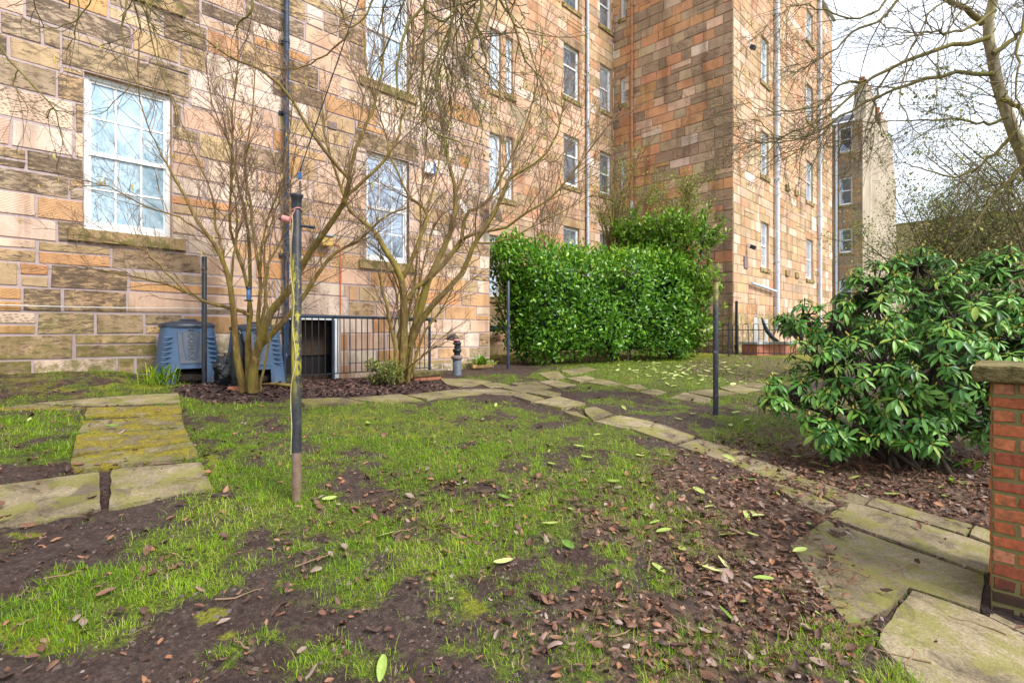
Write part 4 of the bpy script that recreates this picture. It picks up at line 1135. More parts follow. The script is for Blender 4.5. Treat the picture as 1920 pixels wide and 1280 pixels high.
t = lump('dark_sheet', p, .10, .05, .42, 'tarp', 'black plastic sheet hanging behind the stems of the yellow barked shrub', 'sheet', 8, .5)
p = G(446, 733); t = thing('brick', 'loose red brick lying at the foot of the yellow barked shrub', 'brick', p, .3)
m = MB(); m.box(-.11, .11, -.05, .05, 0, .06); m.build('brick_body', M['terracotta'], t, bevel=.006)
p = G(528, 728); m = MB(); m.tube([(-.28, .05, .05), (-.1, 0, .06), (.1, -.06, .05), (.3, -.05, .03)], [.014, .022, .024, .014], 8)
o = m.build('log', M['bark_vase'], None); o.location = p; tag(o, 'short mossy log lying on the bark mulch beside the tall mossy pole', 'log')

# bird feeder hung on the yellow barked shrub
p = P(466, 560, 6.62); t = thing('bird_feeder', 'small blue tube bird feeder hanging on the yellow barked shrub', 'bird feeder', p)
m = MB(); m.lathe([(.02, -.02), (.024, .0), (.024, .13), (.001, .13)], 12); m.build('tube', M['bluebit'], t)
m = MB(); m.lathe([(.001, -.03), (.05, -.03), (.055, -.015), (.02, -.015)], 14); m.build('tray', M['blackpaint'], t)
m = MB(); m.lathe([(.035, .13), (.03, .15), (.001, .17)], 12).tube([(0, 0, .16), (.003, 0, .40)], .0025, 5); m.build('lid', M['blackpaint'], t)

# cable from above down to the pulley near the tall pole
a = P(562, 330, 5.4); b = P(690, -50, 5.4)
t = thing('hanging_cable', 'black cable with blue pulley slanting down above the tall mossy pole', 'cable', a)
m = MB(); m.tube([(0, 0, .05)] + [tuple((b - a) * f + Vector((0, 0, .05 * (1 - f)))) for f in (.3, .6, 1)], .006, 6); m.build('cable', M['blackpaint'], t)
m = MB(); m.box(-.018, .018, -.012, .012, -.03, .035); m.build('pulley', M['bluebit'], t, bevel=.006)
m = MB(); m.tube([(0, 0, -.05), (-.01, 0, -.25)], .004, 5).tube([(.01, 0, -.05), (.012, 0, -.25)], .004, 5); m.build('cord', M['blackpaint'], t)

# ------------------------------------------------------------------ brick pillar
pc = P(1858, 1140, 2.84); gpz = zz(1145, 2.84)
pil = thing('brick_pillar', 'red brick pillar with mossy stone coping at the right edge', 'pillar', (pc.x, pc.y, gpz), TH)
# local frame: x along the facade, -y away from it; the far corner sits at the origin
Wd = .56
def pick_brick(sx, z, rg):
    c = rg.choice([(.50, .155, .065), (.46, .135, .06), (.54, .19, .085), (.33, .095, .05), (.49, .21, .12), (.44, .13, .055)])
    return jitter(c, rg, .16), 0, 0
class BrickFace(StoneWall):
    def __init__(s, place, width, hgt, seed, flip):
        s.place = place; s.rg = random.Random(seed); s.V = []; s.Fq = []; s.c = []; s.p = []; s.a = []; s.mi = []
        z = -.18; i = 0
        while z < hgt - .02:
            h = min(.075, hgt - z); x = 0
            off = (i + flip) % 2
            cuts = [0]; x = .215 if off else .1025
            while x < width - .03: cuts.append(x); x += .225
            cuts.append(width)
            for a, b in zip(cuts[:-1], cuts[1:]): s.block((a, b, z, z + h), .013, .007, .006, .007, pick_brick, 0)
            z += .075; i += 1
        s.quad([(0, -.004, -.2), (width, -.004, -.2), (width, -.004, hgt), (0, -.004, hgt)], 1)
H_P = zz(715, 2.84) - gpz
fa = BrickFace(lambda s, o, z: (-o, -s, z), Wd, H_P, 3, 0)
fb = BrickFace(lambda s, o, z: (s, o, z), Wd, H_P, 4, 1)
fc = BrickFace(lambda s, o, z: (Wd + o, -s, z), Wd, H_P, 5, 0)
fd = BrickFace(lambda s, o, z: (s, -Wd - o, z), Wd, H_P, 6, 1)
for q in (fb, fc, fd):
    b0 = len(fa.V); fa.V += q.V; fa.Fq += [tuple(i + b0 for i in f) for f in q.Fq]; fa.c += q.c; fa.p += q.p; fa.a += q.a; fa.mi += q.mi
fa.build('brick_shaft', pil, mats=[M['brick'], M['mossmortar']])
m = MB(); m.box(-.075, Wd + .075, -Wd - .075, .075, H_P + .002, H_P + .088)
cp = m.build('coping_stone', M['cap'], pil, bevel=.014)
m = MB(); m.box(-.03, Wd + .03, -Wd - .03, .03, -.25, .015); m.build('footing', M['mulchslab'] if 'mulchslab' in M else M['ground_dark'], pil, bevel=.01)

# ------------------------------------------------------------------ bow top fence
fa0 = P(1262, 660, 16.6); fa1 = P(1555, 668, 15.0)
fz0, fz1 = zz(662, 16.6), zz(667, 15.0)
fn = thing('bow_top_fence', 'low dark bow topped metal fence in front of the projecting wing', 'fence', (fa0.x, fa0.y, fz0))
dv = Vector((fa1.x - fa0.x, fa1.y - fa0.y, fz1 - fz0)); Lf = dv.length; du = dv / Lf
hf = .93
m = MB(); m.tube([Vector((0, 0, .05)), dv + Vector((0, 0, .05))], .014, 6); m.build('bottom_rail', M['blackpaint'], fn)
m = MB(); m.tube([Vector((0, 0, hf - .19)), dv + Vector((0, 0, hf - .19))], .014, 6); m.build('top_rail', M['blackpaint'], fn)
x = .05; hoop = None
while x < Lf - .2:
    p = du * x
    if hoop is None:
        m = MB(); w_ = .155
        pts = [(0, 0, 0), (0, 0, hf - .085)] + [(w_ / 2 - w_ / 2 * math.cos(a), 0, hf - .085 + .08 * math.sin(a)) for a in np.linspace(.3, 2.84, 8)] + [(w_, 0, hf - .085), (w_, 0, 0)]
        m.tube(pts, .0105, 6); hoop = m.build('hoop', M['blackpaint'], fn); c = hoop
    else:
        c = hoop.copy(); COL.objects.link(c)
    c.location = p; c.rotation_euler.z = math.atan2(du.y, du.x)
    x += .282
for x in (0, Lf * .38, Lf):
    p = du * x
    m = MB(); m.box(p.x - .02, p.x + .02, p.y - .02, p.y + .02, p.z - .2, p.z + hf + .05); m.build('post', M['greenpole'], fn)
# bits behind the fence
q0 = P(1405, 655, 17.0)
t = thing('brick_ledge', 'low red brick ledge behind the bow topped fence', 'ledge', q0, TH - .35)
m = MB(); m.box(0, 1.9, -.3, .3, -.35, .16); m.build('brick_base', M['terracotta'], t, bevel=.02)
m = MB(); m.box(-.05, 1.95, -.36, .36, .163, .25); m.build('grey_top', M['greybox'], t, bevel=.02)
lz = q0.z + .252
q = P(1413, 640, 17.0)
t = thing('slatted_panel', 'white slatted plastic panel leaning upright on the brick ledge', 'panel', (q.x, q.y, lz), -.15)
hh = .78
m = MB(); m.box(0, .11, -.02, .02, 0, hh).box(.34, .43, -.02, .02, .02, hh - .06); m.build('frame', M['white'], t, bevel=.01)
m = MB()
for k in range(9): m.box(.11, .34, -.012, .012, .03 + k * .08, .075 + k * .08)
m.build('slats', M['offwhite'], t)
q = P(1424, 640, 16.8)
o = MB(); o.tube([(.06, -.02, hh), (.12, -.04, hh - .2), (.20, -.07, .36), (.36, -.1, .14), (.56, -.1, .03)], [.02, .05, .065, .065, .03], 10)
o = o.build('folded_tarpaulin', M['tarp'], None); o.location = (q.x, q.y, lz); tag(o, 'black folded tarpaulin draped against the white slatted panel', 'tarpaulin')
q = P(1447, 643, 16.7)
m = MB(); m.add([(0, 0, .0), (.75, .1, .02), (.62, .35, .45), (.32, .3, .38)], [(0, 1, 2, 3)]).add([(.45, -.05, .01), (1.0, .0, .0), (.8, .1, .3)], [(0, 1, 2)])
o = m.build('cardboard_sheet', M['card'], None); o.location = (q.x, q.y, lz + .003); tag(o, 'crumpled brown cardboard lying on the brick ledge', 'cardboard')
q = P(1492, 640, 16.9)
m = MB(); m.lathe([(.20, 0), (.25, .25), (.28, .36), (.28, .40), (.24, .40), (.2, .1), (.001, .1)], 18); o = m.build('plastic_tub', M['tarp'], None); o.location = (q.x, q.y, lz + .003); tag(o, 'dark round tub on the brick ledge partly behind the rhododendron', 'tub')
# ------------------------------------------------------------------ branch tools
def catmull(pts, n):
    p = [np.array(q, float) for q in pts]
    if len(p) == 2: return np.array([p[0] + (p[1] - p[0]) * t for t in np.linspace(0, 1, n)])
    p = [2 * p[0] - p[1]] + p + [2 * p[-1] - p[-2]]
    seg = len(p) - 3; out = []
    for t in np.linspace(0, seg - 1e-6, n):
        i = int(t); f = t - i; a, b, c, d = p[i:i + 4]
        out.append(.5 * ((2 * b) + (c - a) * f + (2 * a - 5 * b + 4 * c - d) * f * f + (3 * b - a - 3 * c + d) * f ** 3))
    return np.array(out)
def trace(pix, Z0, Z1, r0, r1, n=14, wob=.012, rng=rnd):
    """a limb following a photographed stem; Z runs from Z0 to Z1 along it"""
    L = len(pix); w = []
    for i, (x, y) in enumerate(pix):
        w.append(P(x, y, Z0 + (Z1 - Z0) * i / (L - 1)))
    pts = catmull(w, n)
    pts[1:] += np.array([[rng.gauss(0, wob), rng.gauss(0, wob), rng.gauss(0, wob)] for _ in range(n - 1)])
    t = np.linspace(0, 1, n)
    return pts, r0 + (r1 - r0) * t ** .85
def spawn(out, pts, rads, count, Lr, rng, up=.45, along=.6, levels=2, tmin=.2, rmin=.0026, sub=4, subL=.5, wob=.12, npt=5, rk=.010, tips=None, droop=0.0):
    m = len(pts)
    for _ in range(count):
        t = tmin + (1 - tmin) * rng.random() ** .8
        f = t * (m - 1); i = min(int(f), m - 2); p = pts[i] + (pts[i + 1] - pts[i]) * (f - i)
        tg = pts[i + 1] - pts[i]; tg = tg / (np.linalg.norm(tg) + 1e-9)
        rv = np.array([rng.gauss(0, 1), rng.gauss(0, 1), rng.gauss(0, 1)]); rv -= tg * rv.dot(tg); rv /= np.linalg.norm(rv) + 1e-9
        d = tg * along + rv * .75 + np.array([0, 0, up]); d /= np.linalg.norm(d)
        L = rng.uniform(*Lr) * (1.15 - .5 * t)
        r = min(rads[i] * .62, max(rmin, L * rk))
        q = [p]; dd = d.copy()
        for k in range(npt - 1):
            dd = dd + np.array([rng.gauss(0, wob), rng.gauss(0, wob), rng.gauss(0, wob) - droop]); dd /= np.linalg.norm(dd)
            q.append(q[-1] + dd * L / (npt - 1))
        q = np.array(q); rr = np.linspace(r, max(rmin * .72, r * .35), npt)
        out.append((q, rr))
        if tips is not None and levels <= 1: tips.append((q[-1], dd)); tips.append((q[npt // 2], rv))
        if levels > 1:
            spawn(out, q, rr, max(1, int(round(sub * (.6 + .8 * rng.random())))), (L * subL * .5, L * subL), rng, up * .8, along, levels - 1, .25, rmin, max(1, sub - 1), subL, wob, max(4, npt - 1), rk, tips, droop)
def leaves_at(name, tips, mat, parent, size, rng, per=2, spread=.05, sl=True, up=.3):
    n = len(tips) * per
    pos = np.repeat(np.array([t[0] for t in tips]), per, 0) + rng.normal(0, spread, (n, 3))
    dr = np.repeat(np.array([t[1] for t in tips]), per, 0) + rng.normal(0, .7, (n, 3)) + np.array([0, 0, up])
    nm = rng.normal(0, .6, (n, 3)) + np.array([0, 0, .8])
    me = instance_mesh(name, SLEAF_V if sl else LEAF_V, SLEAF_F if sl else LEAF_F, frames_from(dr, nm), pos, rng.uniform(size[0], size[1], n), M[mat], {'rnd': ('FLOAT', rng.rand(n))})
    return link(name, me, parent)

# ------------------------------------------------------------------ yellow barked multi-stem shrub (left)
g1 = random.Random(101)
Zs = 6.6
h = plant('hazel_shrub', 'bare multi stemmed hazel shrub with yellowish bark and catkins before the compost bins', 'shrub', G(468, 735))
stems = [
 ([(457, 735), (447, 677), (437, 605), (433, 551), (421, 495), (391, 444), (359, 393), (324, 329), (308, 300), (328, 320)][:9], 6.6, 6.2, .050, .010),
 ([(421, 495), (414, 458), (404, 415), (395, 360), (370, 300), (340, 230)], 6.5, 6.9, .022, .006),
 ([(308, 300), (294, 272), (266, 200), (259, 119), (262, 60)], 6.2, 6.0, .010, .004),
 ([(465, 735), (463, 659), (470, 573), (456, 508), (436, 444), (430, 390), (434, 300), (436, 220), (445, 140), (446, 50)], 6.7, 7.2, .034, .006),
 ([(466, 733), (468, 587), (466, 458), (459, 397), (445, 336), (432, 280), (400, 200), (385, 120)], 6.8, 7.1, .030, .005),
 ([(475, 735), (477, 677), (491, 630), (506, 587), (542, 544), (570, 494), (596, 454), (628, 408), (650, 368), (655, 332)], 6.5, 6.0, .062, .026),
 ([(655, 332), (662, 297), (681, 244), (700, 203), (712, 150), (720, 94), (716, 30), (724, -60)], 6.0, 6.1, .024, .008),
 ([(654, 334), (619, 297), (584, 247), (534, 169), (484, 128), (447, 116), (400, 87), (359, 59), (330, 60)], 6.0, 5.6, .022, .006),
 ([(644, 381), (675, 344), (720, 303), (745, 260), (760, 200), (774, 120), (776, 40)], 6.05, 6.3, .024, .007),
 ([(491, 645), (513, 623), (545, 587), (574, 548), (606, 501), (621, 480), (653, 462), (685, 440), (718, 408), (760, 392)], 6.5, 6.9, .040, .010),
 ([(488, 733), (491, 706), (509, 630), (520, 598), (530, 540)], 6.4, 6.3, .018, .007),
 ([(466, 591), (434, 577), (391, 568), (355, 551), (315, 533), (276, 523), (220, 512), (150, 500)], 6.7, 6.1, .026, .005),
 ([(486, 660), (488, 551), (486, 501), (477, 454), (470, 390), (463, 336), (459, 300), (470, 230), (480, 140), (478, 60)], 6.7, 7.0, .028, .005),
 ([(480, 690), (492, 600), (499, 530), (506, 487), (527, 454), (538, 400), (548, 330), (556, 260)], 6.75, 7.1, .026, .005),
 ([(486, 520), (491, 462), (502, 408), (524, 357), (535, 300), (548, 210), (545, 120)], 6.7, 7.1, .018, .004),
 ([(433, 551), (437, 480), (445, 420), (436, 350), (438, 290), (420, 180)], 6.7, 6.9, .018, .005),
 ([(506, 587), (494, 520), (500, 440), (520, 390), (528, 350)], 6.6, 6.8, .018, .005),
 ([(355, 551), (300, 500), (270, 470), (210, 450), (130, 440)], 6.3, 5.9, .012, .004),
 ([(391, 444), (340, 410), (280, 390), (200, 350), (120, 330)], 6.4, 5.9, .012, .004),
 ([(656, 60), (628, 90), (572, 125), (530, 127), (490, 122)], 6.0, 5.9, .012, .005),
 ([(724, -60), (690, 20), (656, 52), (640, 12), (630, -60)], 6.0, 5.9, .014, .008),
 ([(606, 501), (590, 450), (560, 400), (545, 360)], 6.6, 6.8, .010, .004),
]
main = []; tw = []; tips = []
for pix, za, zb2, r0, r1 in stems:
    p, r = trace(pix, za, zb2, r0, r1, 16, .008, g1); main.append((p, r))
    L = np.linalg.norm(np.diff(p, axis=0), axis=1).sum()
    spawn(tw, p, r, int(5 + L * 9), (.35, 1.05), g1, .5, .75, 3, .28, .0027, 4, .55, .14, 5, .0085, tips)
tube_obj('stems', main, M['bark_hazel'], h, 8)
tube_obj('twigs', tw, M['twig'], h, 4)
ct = [t for t in tips if 2.0 < t[0][2] < 5.0]; g1.shuffle(ct)
cl = []
for p, d in ct[:110]:
    l = g1.uniform(.04, .075); cl.append((np.array([p, p + [.004, 0, -l * .5], p + [0, .004, -l]]), np.array([.006, .009, .005])))
for l in cl[:96]: tube_obj('catkin', [l], M['catkin'], h, 5)

# ------------------------------------------------------------------ vase shaped shrub (middle)
g2 = random.Random(202)
v = plant('vase_shrub', 'large bare vase shaped shrub with thick forked yellow green stems beside the railing', 'shrub', G(760, 722))
Z2 = 8.3
stems = [
 ([(757, 726), (763, 690), (768, 644), (785, 599), (799, 537), (807, 520), (826, 479), (843, 444), (854, 403), (855, 358), (842, 310), (830, 240), (820, 160), (824, 60), (815, -40)], 8.3, 8.6, .085, .007),
 ([(752, 724), (757, 626), (757, 561), (751, 527), (740, 496), (720, 461), (702, 434), (682, 417), (658, 396), (640, 352), (627, 317), (610, 260), (604, 180)], 8.25, 7.8, .072, .010),
 ([(751, 527), (768, 496), (781, 465), (795, 427), (799, 400), (785, 382), (768, 369), (751, 334), (733, 300), (720, 240), (690, 150), (680, 60)], 8.2, 8.2, .040, .008),
 ([(763, 561), (781, 540), (807, 520)], 8.2, 8.35, .038, .030),
 ([(768, 650), (792, 595), (826, 558), (860, 520), (881, 482), (891, 455), (915, 420), (940, 376), (953, 338), (984, 317), (1015, 300), (1040, 260), (1060, 190)], 8.3, 7.9, .055, .010),
 ([(891, 455), (929, 455), (964, 444), (1008, 420), (1067, 389), (1110, 365)], 7.95, 7.6, .016, .005),
 ([(807, 520), (840, 486), (864, 448), (873, 403), (895, 389), (926, 362), (943, 324), (957, 300), (985, 240), (1010, 150), (1018, 60)], 8.4, 8.7, .042, .008),
 ([(866, 448), (905, 434), (946, 427), (981, 403), (1032, 372), (1067, 334), (1091, 300), (1130, 250), (1150, 220)], 8.4, 8.0, .028, .006),
 ([(771, 708), (781, 661), (799, 620), (826, 582), (847, 544), (850, 530)], 8.1, 7.9, .026, .008),
 ([(748, 722), (745, 705), (737, 626), (730, 592), (720, 554), (711, 513)], 8.1, 7.9, .034, .022),
 ([(754, 560), (740, 520), (723, 492), (711, 465), (705, 400), (690, 330)], 8.2, 8.0, .012, .004),
 ([(764, 600), (778, 520), (785, 458), (790, 413), (788, 369), (796, 300), (800, 200), (790, 100)], 8.4, 8.8, .022, .006),
 ([(756, 700), (770, 684), (788, 671), (819, 647)], 8.1, 7.8, .020, .009),
 ([(855, 358), (880, 300), (900, 230), (915, 160), (920, 60)], 8.5, 8.9, .016, .005),
 ([(799, 400), (815, 340), (826, 280), (850, 200), (860, 100)], 8.2, 8.6, .018, .005),
 ([(640, 352), (660, 280), (680, 200), (690, 110)], 7.9, 8.0, .012, .004),
 ([(762, 720), (775, 640), (782, 560), (800, 470), (812, 420)], 8.2, 8.5, .024, .010),
 ([(758, 715), (748, 640), (748, 580), (735, 520)], 8.35, 8.5, .024, .012),
 ([(826, 479), (850, 475), (880, 440), (895, 400)], 8.4, 8.6, .014, .006),
 ([(891, 455), (900, 480), (870, 500), (840, 500)], 7.95, 7.8, .010, .006),
 ([(1015, 300), (1045, 300), (1085, 250), (1120, 230)], 7.9, 7.7, .009, .004),
]
main = []; tw = []; tips = []
for pix, za, zb2, r0, r1 in stems:
    p, r = trace(pix, za, zb2, r0, r1, 16, .008, g2); main.append((p, r))
    L = np.linalg.norm(np.diff(p, axis=0), axis=1).sum()
    spawn(tw, p, r, int(3 + L * 9), (.4, 1.3), g2, .45, .8, 3, .33, .0032, 4, .55, .13, 5, .0085, tips)
tube_obj('stems', main, M['bark_vase'], v, 9)
tube_obj('twigs', tw, M['twig'], v, 4)
fl = [t for t in tips if t[0][2] > CZ + 2.0 and t[0][0] > -.9]; g2.shuffle(fl)
leaves_at('new_leaves', fl[:90], 'yleaf', v, (.03, .06), np.random.RandomState(5), 3, .025)

# ------------------------------------------------------------------ overhanging tree (trunk behind the viewer)
g3 = random.Random(303)
tb = Vector((.9, -3.2, gz(.9, -3.2)))
ov = plant('overhanging_tree', 'bare tree whose mossy drooping branches hang down from the top of the view', 'tree', tb)
A = lambda *p: [np.array(q, float) for q in p]
limbs = [
 (A((.9, -3.2, tb.z - .2), (.85, -3.1, 1.6), (.7, -2.9, 3.4), (.5, -2.6, 5.0)), .20, .13),
 (A((.7, -2.9, 3.6), (.3, -1.0, 4.9), (-.1, 1.6, 5.3), (-.45, 3.4, 5.0), (-.75, 4.6, 4.55)), .11, .035),
 (A((.75, -2.9, 3.3), (-.9, -.6, 4.7), (-2.0, 2.0, 5.2), (-2.9, 3.6, 4.95), (-3.5, 4.4, 4.6)), .09, .022),
 (A((.3, -1.0, 4.9), (.3, 1.8, 5.2), (.2, 3.6, 4.9), (.0, 4.5, 4.45)), .07, .022),
 (A((.5, -2.6, 5.0), (1.4, -1.8, 6.4), (2.0, -.9, 7.4)), .10, .03), (A((.5, -2.6, 5.0), (-.6, -2.4, 6.8), (-1.5, -1.7, 8.0)), .10, .03), (A((.7, -2.9, 4.0), (2.2, -2.0, 5.6), (3.6, -.6, 6.4)), .08, .02),
]
main = []; tw = []; tips = []
for pts, r0, r1 in limbs:
    p = catmull(pts, 16); r = np.linspace(r0, r1, 16); main.append((p, r))
    spawn(tw, p, r, 16, (.8, 1.9), g3, .55, .7, 3, .35, .006, 5, .55, .15, 5, .010)
tube_obj('trunk', main, M['bark_hazel'], ov, 9)
hang = [
 ([(799, -110), (799, 0), (796, 35), (794, 94), (791, 129), (787, 187), (798, 232), (824, 253), (857, 265), (873, 277)], 4.4, 4.5, .016, .006),
 ([(799, -40), (798, 7), (770, 40), (754, 77), (747, 112), (743, 152), (742, 187), (749, 209)], 4.4, 4.3, .014, .008),
 ([(865, -100), (857, 0), (847, 42), (829, 84), (810, 127), (801, 164), (795, 210)], 4.5, 4.6, .012, .005),
 ([(860, -60), (864, 0), (866, 40), (855, 59), (848, 91), (848, 164), (846, 234), (842, 280)], 4.5, 4.7, .010, .004),
 ([(912, -90), (904, 0), (894, 45), (878, 94), (870, 108)], 4.4, 4.4, .015, .013),
 ([(894, 47), (905, 85), (911, 115), (914, 140), (940, 180)], 4.4, 4.5, .011, .005),
 ([(915, -60), (936, 0), (962, 44), (979, 101), (1010, 141), (1023, 178), (1045, 220)], 4.5, 4.8, .012, .004),
 ([(932, -50), (958, 33), (985, 60), (1000, 110), (1012, 150)], 4.4, 4.6, .010, .004),
 ([(840, -30), (847, 40), (828, 120), (806, 200), (780, 250)], 4.6, 4.9, .008, .004), ([(850, -20), (852, 45), (860, 110), (880, 170), (905, 230), (900, 270)], 4.6, 4.9, .008, .004),
 ([(770, -60), (756, 10), (735, 60), (715, 110), (690, 160)], 4.5, 4.8, .009, .004), ([(862, 40), (890, 110), (930, 150), (960, 170)], 4.5, 4.8, .008, .004),
 ([(800, 20), (830, 40), (850, 20), (862, -20)], 4.4, 4.5, .010, .008), ([(845, 45), (835, 110), (842, 180), (830, 240)], 4.5, 4.7, .008, .004),
 ([(265, -60), (272, 10), (282, 64), (296, 124), (330, 200), (345, 250)], 4.6, 4.9, .009, .003), ([(148, -60), (148, 0), (141, 57), (133, 80), (124, 94)], 4.5, 4.6, .007, .003),
 ([(238, -60), (238, 0), (230, 64), (238, 121), (242, 161), (215, 190), (188, 215)], 4.5, 4.6, .008, .003), ([(-60, 20), (0, 87), (34, 131), (101, 202), (110, 240), (124, 286)], 4.4, 4.6, .011, .003),
 ([(34, 131), (28, 165), (52, 205), (20, 210)], 4.4, 4.5, .006, .003), ([(101, 202), (88, 222), (95, 205), (140, 215)], 4.5, 4.6, .005, .003), ([(250, -60), (262, 5), (290, 50), (320, 70)], 4.6, 4.8, .009, .003),
 ([(200, -60), (150, 30), (100, 52), (40, 40)], 4.5, 4.6, .006, .003), ([(310, -60), (280, 20), (300, 90), (312, 160), (322, 190)], 4.6, 4.7, .006, .003),
 ([(490, -60), (470, 20), (448, 40), (440, 60)], 4.7, 4.8, .014, .006), ([(270, 0), (305, 40), (352, 60), (360, 90), (380, 125)], 4.6, 4.8, .008, .003),
]
hg = []; tips = []
for pix, za, zb2, r0, r1 in hang:
    p, r = trace(pix, za, zb2, r0, r1, 14, .006, g3); hg.append((p, r))
    L = np.linalg.norm(np.diff(p, axis=0), axis=1).sum()
    big = 500 < pix[0][0] < 1000
    spawn(tw, p, r, int((5 if big else 4) + L * (8 if big else 6)), (.22, .8), g3, -.25, .8, 2 if big else 2, .18, .0021, 4 if big else 2, .55, .22, 5, .008, tips, droop=.05)
# limbs that carry the hanging shoots above the frame
for a, b in (((-.75, 4.6, 4.55), P(799, -110, 4.4)), ((-.75, 4.6, 4.55), P(865, -100, 4.5)), ((.0, 4.5, 4.45), P(912, -90, 4.4)), ((.0, 4.5, 4.45), P(932, -50, 4.4)), ((-3.5, 4.4, 4.6), P(265, -60, 4.6)), ((-3.5, 4.4, 4.6), P(-60, 20, 4.4)), ((-3.5, 4.4, 4.6), P(148, -60, 4.5)), ((-2.9, 3.6, 4.95), P(490, -60, 4.7)), ((-3.5, 4.4, 4.6), P(310, -60, 4.6))):
    a = np.array(a); b = np.array(b); hg.append((catmull([a, (a + b) / 2 + np.array([0, 0, .05]), b], 8), np.linspace(.02, .012, 8)))
tube_obj('hanging_branches', hg, M['twiggreen'], ov, 7)
tube_obj('twigs', tw, M['twigdark'], ov, 4)
fl = [t for t in tips if t[0][0] > -.95 and t[0][1] > 3]; g3.shuffle(fl)
leaves_at('new_leaves', fl[:140], 'yleaf', ov, (.018, .038), np.random.RandomState(6), 4, .012)

# ------------------------------------------------------------------ birch on the right
g4 = random.Random(404)
Zb = 6.0
base = P(2030, 640, 6.2); base.z = gz(base.x, base.y)
bt = plant('birch_tree', 'pale barked leaning birch with long bare branches reaching left across the sky', 'tree', base)
trk = [([(2030, 960), (2015, 760), (1985, 560), (1948, 380), (1922, 290), (1896, 244), (1880, 183), (1863, 114), (1855, 61), (1861, 0), (1866, -80), (1872, -240)], 6.2, 6.0, .085, .042)]
lim = [
 ([(1843, 45), (1811, 16), (1778, 0), (1720, -60), (1640, -140)], 6.0, 5.8, .036, .016),
 ([(1855, 70), (1786, 85), (1729, 102), (1673, 126), (1624, 150), (1591, 183), (1555, 215), (1502, 244), (1461, 264), (1420, 310)], 6.0, 6.2, .028, .005),
 ([(1865, 140), (1790, 138), (1725, 154), (1664, 175), (1607, 199), (1563, 228), (1534, 256), (1486, 288), (1430, 320)], 6.0, 6.3, .026, .005),
 ([(1720, -60), (1656, 33), (1600, 60), (1563, 93), (1520, 120), (1480, 140)], 5.9, 6.1, .018, .005), ([(1700, -60), (1640, 20), (1570, 30), (1500, 10), (1440, 40)], 5.8, 6.0, .016, .004),
 ([(1624, 150), (1580, 160), (1540, 195), (1480, 210), (1430, 205), (1395, 190)], 6.1, 6.3, .014, .004), ([(1673, 126), (1640, 180), (1640, 230), (1600, 260), (1540, 280)], 6.1, 6.4, .012, .004),
 ([(1563, 228), (1500, 260), (1440, 265), (1400, 262)], 6.3, 6.4, .012, .004), ([(1880, 183), (1920, 210), (1960, 260), (2000, 330)], 6.0, 5.8, .03, .01),
 ([(1861, 100), (1920, 60), (1980, 40), (2050, 0)], 6.0, 5.7, .03, .01), ([(1900, 250), (1850, 300), (1800, 330), (1740, 320), (1680, 300)], 6.05, 6.4, .02, .005), ([(1890, 220), (1840, 230), (1780, 225), (1700, 225), (1620, 230)], 6.0, 6.4, .02, .004),
 ([(1866, 20), (1800, 60), (1740, 60), (1690, 80), (1640, 90)], 5.9, 5.6, .018, .004), ([(1930, 300), (1870, 360), (1830, 420), (1800, 440)], 6.1, 6.2, .022, .006), ([(1866, -60), (1830, -20), (1790, 40), (1760, 110), (1750, 200)], 5.9, 5.6, .014, .004),
 ([(1880, -80), (1920, 0), (1910, 90), (1905, 160), (1920, 230)], 5.8, 5.5, .02, .006), ([(1778, 0), (1740, 30), (1700, 120), (1690, 190), (1720, 260)], 5.9, 5.7, .012, .004), ([(1461, 264), (1420, 225), (1390, 235), (1365, 240)], 6.2, 6.3, .007, .003),
]
trunkl = []; main = []; tw = []; tips = []
for k, (pix, za, zb2, r0, r1) in enumerate(trk + lim):
    p, r = trace(pix, za, zb2, r0, r1, 18, .012, g4); (trunkl if k == 0 else main).append((p, r))
    L = np.linalg.norm(np.diff(p, axis=0), axis=1).sum()
    spawn(tw, p, r, int(5 + L * 9), (.4, 1.1), g4, .05, .8, 3, .15, .0026, 4, .6, .16, 5, .008, tips, droop=.02)
tube_obj('trunk', trunkl, M['birch'], bt, 12)
tube_obj('limbs', main, M['twiggreen'], bt, 7)
tube_obj('twigs', tw, M['twigdark'], bt, 4)
fl = [t for t in tips if t[0][0] > 4.2 and t[0][2] < CZ + 3.0]; g4.shuffle(fl)
leaves_at('new_leaves', fl[:260], 'oleaf', bt, (.03, .055), np.random.RandomState(7), 3, .03)

